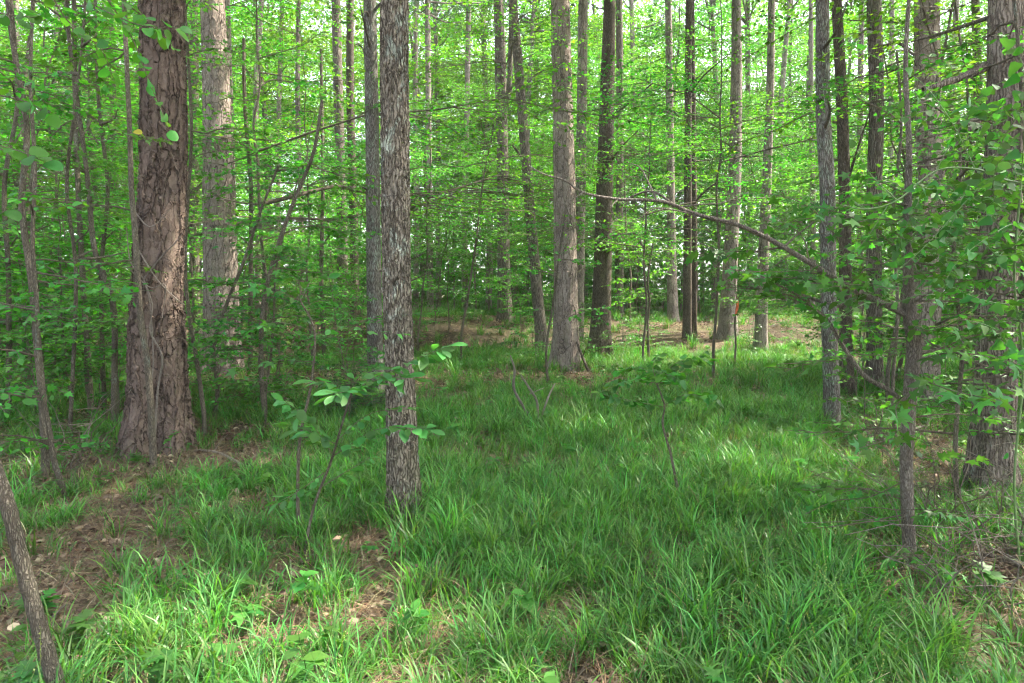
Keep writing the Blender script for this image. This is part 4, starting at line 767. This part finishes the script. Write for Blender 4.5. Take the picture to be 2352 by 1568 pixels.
# bare dead branch standing in the grass, leaning sticks, fallen limb
b = gbase(1232, 9.0); t = thing('dead_branch', b, 'bare forked dead branch sticking out of the grass, centre', 'branch')
bare(t, b, [(1232, 985, 9, 8), (1200, 930, 9, 7), (1180, 890, 9, 7), (1182, 850, 9, 6), (1172, 815, 9, 3)], B_DEAD, 'bough', 6, 24)
bare(t, b, [(1234, 980, 9, 7), (1234, 925, 8.9, 6), (1215, 890, 8.8, 6), (1196, 860, 8.8, 3)], B_DEAD, 'bough', 6, 20); bare(t, b, [(1238, 975, 9, 6), (1258, 915, 9, 5), (1275, 880, 9.1, 3)], B_DEAD, 'bough', 6, 16); bare(t, b, [(1215, 905, 8.8, 3), (1250, 890, 8.9, 2)], B_DEAD, 'twig', 5, 8)
b = gbase(1352, 14.6); t = thing('stick', b, 'dark stick leaning against the foot of the middle pine', 'branch')
bare(t, b, [(1352, 852, 14.6, 7), (1338, 820, 14.8, 6), (1325, 785, 15.0, 5)], B_DARK, 'bough', 6, 12); bare(t, b, [(1338, 820, 14.8, 3), (1345, 800, 14.7, 2)], B_DARK, 'twig', 5, 6)
b = ground_at(2352, 1345); t = thing('fallen_limb', b, 'fallen dark limb lying in the brush at lower right', 'branch')
q0 = ground_at(2380, 1360); q1 = ground_at(2240, 1320); q2 = ground_at(2130, 1300)
m = MB(); P = resample([q0 - b + [0, 0, .12], (q0 + q1) / 2 - b + [0, 0, .14], q1 - b + [0, 0, .13], q2 - b + [0, 0, .06]], 20); m.tube(P, np.linspace(.022, .008, 20), 8); part('bough', m.build('bough', B_STEM), t)
for k in (6, 11, 15):
    m = MB(); e = P[k] + np.array([rng.uniform(-.2, .2), rng.uniform(-.2, .2), .15]); m.tube(resample([P[k], (P[k] + e) / 2 + .02, e], 8), np.linspace(.007, .002, 8), 5); part('twig', m.build('twig', B_STEM), t)
for k, (pa, pb, lab) in enumerate([((10, 1545), (130, 1490), 'rotting pale stick on the ground at bottom left beside the leaning stem'), ((575, 1085), (430, 1040), 'thin dead stick lying before the massive left pine'), ((1100, 745), (1030, 735), 'bent pale stick lying along the litter bank'), ((2060, 1010), (2180, 985), 'thin brown stick among needles near the dark right trunks')]):
    A, B_ = ground_at(*pa), ground_at(*pb); o_ = thing('stick', A, lab, 'branch'); m = MB(); L_ = np.linalg.norm(B_ - A)
    P = resample([[0, 0, .03], (B_ - A) * .5 + [0, 0, .06 + .03 * L_], B_ - A + [0, 0, .03]], 14); m.tube(P, np.linspace(.018, .007, 14) * (1 if k else 1.7), 7); part('bough', m.build('bough', B_DEAD), o_)
    m = MB(); m.tube(resample([P[7], P[7] + [.05, .04, .1], P[7] + [.12, .05, .17]], 6), np.linspace(.006, .002, 6), 5); part('twig', m.build('twig', B_DEAD), o_)
# trailing dead tendrils on the massive pine
b = gbase(330, 6.9); t = thing('dead_vine', b, 'pale dry vine strands hanging over the front of the massive left pine', 'vine'); rng = np.random.default_rng(4)
for rows in [[(352, 1062, 6.9, 6), (362, 900, 6.95, 5), (372, 820, 6.95, 5), (345, 760, 6.95, 4), (350, 700, 6.95, 3), (330, 640, 6.95, 3)], [(330, 640, 6.95, 4), (345, 700, 6.9, 3), (352, 830, 6.9, 3), (345, 900, 6.9, 2)], [(330, 640, 6.95, 4), (370, 590, 6.9, 3), (400, 560, 6.85, 3), (420, 535, 6.8, 2)], [(310, 560, 6.9, 4), (360, 640, 6.85, 3), (410, 690, 6.8, 3), (425, 700, 6.8, 2)],
             [(305, 480, 6.9, 4), (345, 520, 6.85, 3), (390, 480, 6.8, 2)], [(300, 620, 6.9, 4), (345, 660, 6.85, 3), (380, 655, 6.8, 2), (372, 730, 6.8, 2)], [(330, 640, 6.95, 3), (300, 600, 6.85, 3), (290, 520, 6.8, 2)]]: bare(t, b, rows, B_DEAD, 'strand', 5, 26)

for k, (px, D, H_, n_, lab) in enumerate([(2180, 4.9, 1.3, 26, 'tangle of bare brown twigs before the thick right edge trunk'), (2330, 4.2, 1.5, 26, 'bare twiggy brush in the lower right corner'), (2240, 3.6, .9, 18, 'low bare brush beside the fallen limb at lower right'), (2060, 7.0, 1.0, 16, 'wispy bare brush behind the slim crooked right tree'), (150, 6.6, 1.2, 20, 'bare brown twigs tangled left of the massive left pine')]):
    b = gbase(px, D); t = thing('brush', b, lab, 'shrub'); rg = np.random.default_rng(900 + k); sp = Spray()
    for q in range(n_):
        a = rg.uniform(0, 6.28); e = rg.uniform(.35, 1.35); L_ = H_ * rg.uniform(.5, 1.2); tt = np.linspace(0, 1, 7)[:, None]
        P = np.array([rg.normal(0, .12), rg.normal(0, .12), -.02]) + L_ * tt * np.array([math.cos(a) * math.cos(e), math.sin(a) * math.cos(e), math.sin(e)]) - np.array([0, 0, 1]) * .25 * L_ * tt ** 2.2; P[1:] += np.cumsum(rg.normal(0, .03 * L_, (6, 3)), 0)
        m = MB(); m.tube(P, np.linspace(.006, .002, 7), 5)
        for e_ in range(4):
            i0 = rg.integers(2, 6); d_ = rg.normal(0, 1, 3); d_[2] = abs(d_[2]) * .5; m.tube(resample([P[i0], P[i0] + d_ * .08, P[i0] + d_ * .17 + [0, 0, -.02]], 5), np.linspace(.003, .0014, 5), 4)
        part('twig', m.build('twig', B_TWIG if q % 3 else B_DEAD), t)
# sapling marked with an orange ribbon
b = gbase(1688, 16.2); t = thing('marker_sapling', b, 'thin leafless sapling stem standing right of the stout pine', 'sapling')
bare(t, b, [(1686, 842, 16.2, 5), (1690, 790, 16.2, 4.5), (1688, 740, 16.2, 4), (1692, 690, 16.2, 3.5), (1688, 640, 16.2, 3), (1692, 560, 16.2, 2)], B_TWIG, 'stem', 7, 30); bare(t, b, [(1692, 690, 16.2, 3), (1705, 670, 16.1, 2), (1720, 655, 16, 1.5)], B_TWIG, 'branch', 5, 10)
rb = w3(1691, 690, 16.15); t = thing('flagging_ribbon', rb, 'orange flagging ribbon hanging from the thin stem by the stout pine', 'ribbon')
for dx, ln, nm in ((.0, .33, 'tail'), (.025, .24, 'tail')):
    m = MB(); k = 9; u = np.linspace(0, 1, k); V = []
    for i in range(k):
        x0 = dx + .012 * math.sin(u[i] * 5); V += [(x0 - .02, -.03 - .01 * math.sin(u[i] * 7), -ln * u[i]), (x0 + .02, -.03 + .012 * math.sin(u[i] * 6), -ln * u[i])]
    m.add(V, [(2 * i, 2 * i + 1, 2 * i + 3, 2 * i + 2) for i in range(k - 1)]); part(nm, m.build(nm, M_ORANGE), t)
m = MB(); th = np.linspace(0, 6.283, 12); m.tube(np.stack([.03 * np.cos(th), .03 * np.sin(th) + .05 * 0, 0 * th], 1), np.full(12, .008), 5); part('knot', m.build('knot', M_ORANGE), t)

# grey-green bush left of the oaks
rng = np.random.default_rng(44); b = gbase(805, 9.6); t = thing('shrub', b, 'small leaved grey green bush at the foot of the pale grey oak', 'shrub')
sp = Spray()
for k in range(26):
    az = k * 2.4; L_ = rng.uniform(.4, .85); sp.branch(rng, np.array([rng.normal(0, .05), rng.normal(0, .05), rng.uniform(.05, .35)]), az, rng.uniform(.3, 1.2), L_, .008, 9, .028, .036, tilt=.5, sub=2)
m = MB(); sp.twigs(m, 4); part('branches', m.build('branches', B_TWIG), t, True); p, d, nn, zz = sp.arrays(); m = MB(); m.leaves(T_OVAL, p, d, nn, zz, pal(rng, len(p), (.045, .095, .05), .25)); part('crown', m.build('crown', M_LEAF_NEAR), t, True)

# ------------------------------------------------------------------ grass, litter and ground cover (countless: one object each)
def instancer(name, protos, pts, rot, scl, idx, label, cat):
    me = bpy.data.meshes.new(name); n_ = len(pts); me.vertices.add(n_); me.vertices.foreach_set('co', np.asarray(pts, np.float32).ravel())
    a = me.attributes.new('rot', 'FLOAT_VECTOR', 'POINT'); a.data.foreach_set('vector', np.asarray(rot, np.float32).ravel())
    a = me.attributes.new('scl', 'FLOAT', 'POINT'); a.data.foreach_set('value', np.asarray(scl, np.float32))
    a = me.attributes.new('idx', 'INT', 'POINT'); a.data.foreach_set('value', np.asarray(idx, np.int32))
    o_ = part(name, me, None, True); o_['label'] = label; o_['category'] = cat
    ng = bpy.data.node_groups.new(name, 'GeometryNodeTree'); ng.interface.new_socket('Geometry', in_out='INPUT', socket_type='NodeSocketGeometry'); ng.interface.new_socket('Geometry', in_out='OUTPUT', socket_type='NodeSocketGeometry')
    ns, L = ng.nodes, ng.links; gi = ns.new('NodeGroupInput'); go = ns.new('NodeGroupOutput'); jn = ns.new('GeometryNodeJoinGeometry')
    for po in protos:
        oi = ns.new('GeometryNodeObjectInfo'); oi.inputs['Object'].default_value = po; gti = ns.new('GeometryNodeGeometryToInstance')
        L.new(oi.outputs['Geometry'], gti.inputs[0]); L.new(gti.outputs[0], jn.inputs[0])
    ip = ns.new('GeometryNodeInstanceOnPoints'); L.new(gi.outputs[0], ip.inputs['Points']); L.new(jn.outputs[0], ip.inputs['Instance']); ip.inputs['Pick Instance'].default_value = True
    def na(nm, ty):
        q = ns.new('GeometryNodeInputNamedAttribute'); q.data_type = ty; q.inputs['Name'].default_value = nm; return q.outputs['Attribute']
    L.new(na('idx', 'INT'), ip.inputs['Instance Index']); L.new(na('rot', 'FLOAT_VECTOR'), ip.inputs['Rotation']); L.new(na('scl', 'FLOAT'), ip.inputs['Scale']); L.new(ip.outputs[0], go.inputs[0])
    md = o_.modifiers.new(name, 'NODES'); md.node_group = ng; return o_
def proto_obj(nm, me): return bpy.data.objects.new(nm, me)

def grass_clump(seed, nb, hmean, dry=.12, stalk=0, wid=.0050, spread=.07):
    r = np.random.default_rng(seed); m = MB(); S = 5; t_ = np.linspace(0, 1, S)
    L_ = hmean * r.uniform(.55, 1.35, nb); az = r.uniform(0, 6.283, nb); th0 = np.abs(r.normal(.2, .2, nb)); kap = r.uniform(.9, 3.3, nb)
    isdry = r.random(nb) < dry; th0[isdry] += .5; L_[isdry] *= .85
    th = th0[:, None] + kap[:, None] * t_[None] ** 1.6
    st = L_[:, None] / (S - 1); hx = np.concatenate([np.zeros((nb, 1)), np.cumsum(np.sin(th[:, :-1]) * st, 1)], 1); hz = np.concatenate([np.zeros((nb, 1)), np.cumsum(np.cos(th[:, :-1]) * st, 1)], 1)
    dx, dy = np.cos(az), np.sin(az); b_ = r.normal(0, spread, (nb, 2)); b_ *= .7
    P = np.stack([b_[:, 0:1] + hx * dx[:, None], b_[:, 1:2] + hx * dy[:, None], hz - .01], -1)
    tw = az + 1.571 + r.normal(0, .5, nb); w_ = wid * r.uniform(.6, 1.3, nb)[:, None] * np.array([.75, 1, .95, .65, .06])[None]
    w_[isdry] *= .6
    sd = np.stack([np.cos(tw), np.sin(tw), 0 * tw], -1)[:, None] * w_[..., None]
    V = np.stack([P - sd, P + sd], 2).reshape(nb, S * 2, 3)
    F1 = np.array([(2 * i, 2 * i + 1, 2 * i + 3, 2 * i + 2) for i in range(S - 1)]); F = (np.arange(nb)[:, None, None] * (2 * S) + F1[None]).reshape(-1, 4)
    c = pal(r, nb, (.068, .178, .034), .34); c[isdry] = pal(r, int(isdry.sum()), (.30, .22, .13), .25)
    m.add(V.reshape(-1, 3), F, np.repeat(c, S * 2, 0))
    for k in range(stalk):
        a = r.uniform(0, 6.28); ll = hmean * r.uniform(1.3, 1.8); q = np.linspace(0, 1, 8); P2 = np.stack([np.cos(a) * .35 * ll * q ** 2, np.sin(a) * .35 * ll * q ** 2, ll * q], 1)
        m.tube(P2, np.full(8, .0013), 3, np.array((.16, .24, .06)))
        p = resample(P2[4:], 12); m.leaves(T_QUAD, p, r.normal(0, 1, (12, 3)) + [0, 0, .8], r.normal(0, 1, (12, 3)), np.full(12, .009), np.tile((.30, .36, .14), (12, 1)), 1.5)
    return proto_obj('grass_clump', m.build('grass_clump', M_GRASS))
GRASS = [grass_clump(500 + i, [46, 40, 52, 36, 44, 30, 40, 34][i], [.34, .30, .38, .26, .33, .22, .30, .27][i], [.15, .22, .14, .3, .2, .45, .2, .35][i], [0, 1, 0, 0, 0, 0, 0, 0][i]) for i in range(8)]
BARE = [(ground_at(px, py), r) for px, py, r in [(250, 1090, .9), (300, 1060, 1.1), (560, 1060, .8), (40, 1400, .55), (140, 1300, .5), (60, 1500, .4), (330, 1330, .35), (600, 1180, .35), (760, 1330, .3), (250, 1180, .5), (1300, 872, 1.7), (2040, 990, .9), (2200, 1050, 1.2), (2250, 1130, .9), (2330, 1440, .7), (2200, 1330, .4), (520, 880, 1.8), (690, 870, 1.4), (440, 1010, .8), (300, 1250, .4), (1330, 1440, .2), (890, 1250, .35), (2000, 930, .8), (1450, 800, .9)]]
BARE.append((np.array([wx(1680, 22.5), 22.5, 0]), 2.2)); BARE.append((np.array([wx(1560, 23.5), 23.5, 0]), 1.4))
def gdens(x, y):
    d = sstep(.25, .62, vnoise(x * .75 + 3, y * .75, 11) * .6 + vnoise(x * 2.3, y * 2.3, 12) * .4)
    for c_, r in BARE: d = d * sstep(r * .65, r * 1.35, np.hypot(x - c_[0], y - c_[1]) + .35 * r * (vnoise(x * 3, y * 3, 15) - .5))
    px = x / np.maximum(y, .1) * FOC + HX
    bank = sstep(18.6, 19.8, y) * (1 - sstep(23.5, 25, y)) * (1 - sstep(1330, 1400, px)) * sstep(560, 620, px); d = d * (1 - .5 * bank); near = (1 - sstep(4.5, 7, y)); d = np.maximum(d, near * .3 * sstep(700, 1000, px) * sstep(.35, .65, vnoise(x * 1.7, y * 1.7, 52)))
    lush = sstep(960, 1150, px) * (1 - sstep(1850, 2050, px)) * sstep(3.2, 4.6, y) * (1 - sstep(11, 15, y)); d = .16 + .84 * d; d = np.maximum(d * (1 - .4 * (1 - sstep(500, 900, px))), lush * (.35 + .65 * d))
    return d
rng = np.random.default_rng(61)
def scatter_pts(n, D0, D1, margin=260):
    D = np.sqrt(rng.uniform(D0 ** 2, D1 ** 2, n)); px = rng.uniform(-margin, PW + margin, n); return wx(px, D), D
xs, ys, ss = [], [], []
for n, a, b_, sc in [(6400, 2.0, 6.5, .90), (7400, 6.5, 12, .87), (7000, 12, 20, 1.0), (5500, 20, 36, 1.25), (5000, 36, 75, 2.2)]:
    x, y = scatter_pts(n, a, b_); k = rng.random(n) < gdens(x, y); x, y = x[k], y[k]
    xs.append(x); ys.append(y); ss.append(sc * rng.uniform(.6, 1.15, len(x)) * (.75 + .4 * vnoise(x * 1.1, y * 1.1, 31)))
x = np.concatenate(xs); y = np.concatenate(ys); n = len(x); print('grass clumps', n)
instancer('grass', GRASS, np.stack([x, y, gz(x, y)], 1), np.stack([rng.normal(0, .1, n), rng.normal(0, .1, n), rng.uniform(0, 6.28, n)], 1), np.concatenate(ss), rng.integers(0, 8, n), 'arching green woodland grass covering the forest floor', 'grass')

def litter_patch(seed):
    r = np.random.default_rng(seed); m = MB(); n_ = 20
    p = np.concatenate([r.normal(0, .16, (n_, 2)), r.uniform(.005, .04, (n_, 1))], 1); d = r.normal(0, 1, (n_, 3)); d[:, 2] *= .25
    cols = np.array([(.13, .088, .06), (.20, .14, .095), (.075, .05, .036), (.28, .22, .155), (.17, .10, .06)])[r.integers(0, 5, n_)] * np.exp(r.normal(0, .2, (n_, 1)))
    m.leaves((T_OVAL[0] * np.array([1, 1, 2.2]), T_OVAL[1]), p, d, np.array([0, 0, 1.0]) + r.normal(0, .35, (n_, 3)), r.uniform(.03, .065, n_), cols)
    k = 60; p = np.concatenate([r.normal(0, .18, (k, 2)), r.uniform(.008, .05, (k, 1))], 1); d = r.normal(0, 1, (k, 3)); d[:, 2] *= .15
    TN = fold([(-.008, 0, 0), (.008, 0, 0), (.008, .5, .05), (-.008, .5, .05), (.004, 1, 0), (-.004, 1, 0)], [(0, 1, 2, 3), (3, 2, 4, 5)])
    m.leaves(TN, p, d, np.tile((0, 0, 1.0), (k, 1)), r.uniform(.12, .22, k), pal(r, k, (.155, .108, .066), .35))
    return proto_obj('litter_patch', m.build('litter_patch', M_LITTER))
LIT = [litter_patch(600 + i) for i in range(6)]
xs, ys = [], []
for n, a, b_ in [(4200, 2.0, 7), (4200, 7, 14), (3500, 14, 27)]:
    x, y = scatter_pts(n, a, b_); k = rng.random(n) < 1.0 - .8 * gdens(x, y); xs.append(x[k]); ys.append(y[k])
x = np.concatenate(xs); y = np.concatenate(ys); n = len(x)
instancer('leaf_litter', LIT, np.stack([x, y, gz(x, y) + .004], 1), np.stack([rng.normal(0, .06, n), rng.normal(0, .06, n), rng.uniform(0, 6.28, n)], 1), rng.uniform(.8, 1.3, n), rng.integers(0, 6, n), 'brown fallen leaves and pine needles strewn between the grass', 'leaf litter')

def herb(seed):
    r = np.random.default_rng(seed); m = MB(); h = r.uniform(.1, .26); m.tube([(0, 0, 0), (.01, .01, h * .6), (.02, 0, h)], [.002, .0018, .001], 4, np.array((.1, .16, .05)))
    n_ = 9; p = np.stack([r.normal(.012, .01, n_), r.normal(0, .01, n_), h * r.uniform(.4, 1, n_)], 1); a = np.arange(n_) * 2.4; d = np.stack([np.cos(a), np.sin(a), r.normal(.05, .15, n_)], 1)
    m.leaves(T_OVAL if seed % 2 else T_STAR, p, d, np.array([0, 0, 1.0]) + r.normal(0, .25, (n_, 3)), r.uniform(.05, .085, n_), pal(r, n_, G_MID, .2)); return proto_obj('herb', m.build('herb', M_LEAF))
HERB = [herb(700 + i) for i in range(6)]
x, y = scatter_pts(2600, 2.4, 20); k = rng.random(2600) < .25 + .5 * vnoise(x * .6, y * .6, 41); x, y = x[k], y[k]; n = len(x)
instancer('ground_cover', HERB, np.stack([x, y, gz(x, y)], 1), np.stack([rng.normal(0, .1, n), rng.normal(0, .1, n), rng.uniform(0, 6.28, n)], 1), rng.uniform(.7, 1.5, n), rng.integers(0, 6, n), 'low leafy weeds and seedlings sprouting among the grass', 'ground cover')


# ------------------------------------------------------------------ thin haze volume added to lift the distant shade
m = bpy.data.materials.new('haze'); m.use_nodes = True; m.node_tree.nodes.clear()
pv = m.node_tree.nodes.new('ShaderNodeVolumePrincipled'); pv.inputs['Color'].default_value = (.92, .96, 1, 1); pv.inputs['Density'].default_value = .0006; pv.inputs['Anisotropy'].default_value = .2
oo = m.node_tree.nodes.new('ShaderNodeOutputMaterial'); m.node_tree.links.new(pv.outputs[0], oo.inputs['Volume'])
bb = MB(); V = [(x, y, z) for x in (-510, 510) for y in (-70, 710) for z in (-1.5, 56)]
bb.add(V, [(0, 1, 3, 2), (4, 6, 7, 5), (0, 4, 5, 1), (2, 3, 7, 6), (0, 2, 6, 4), (1, 5, 7, 3)])
hb = part('haze', bb.build('haze', m, False), None, True); hb['label'] = 'thin even haze added to lift distant shade'; hb['category'] = 'haze'
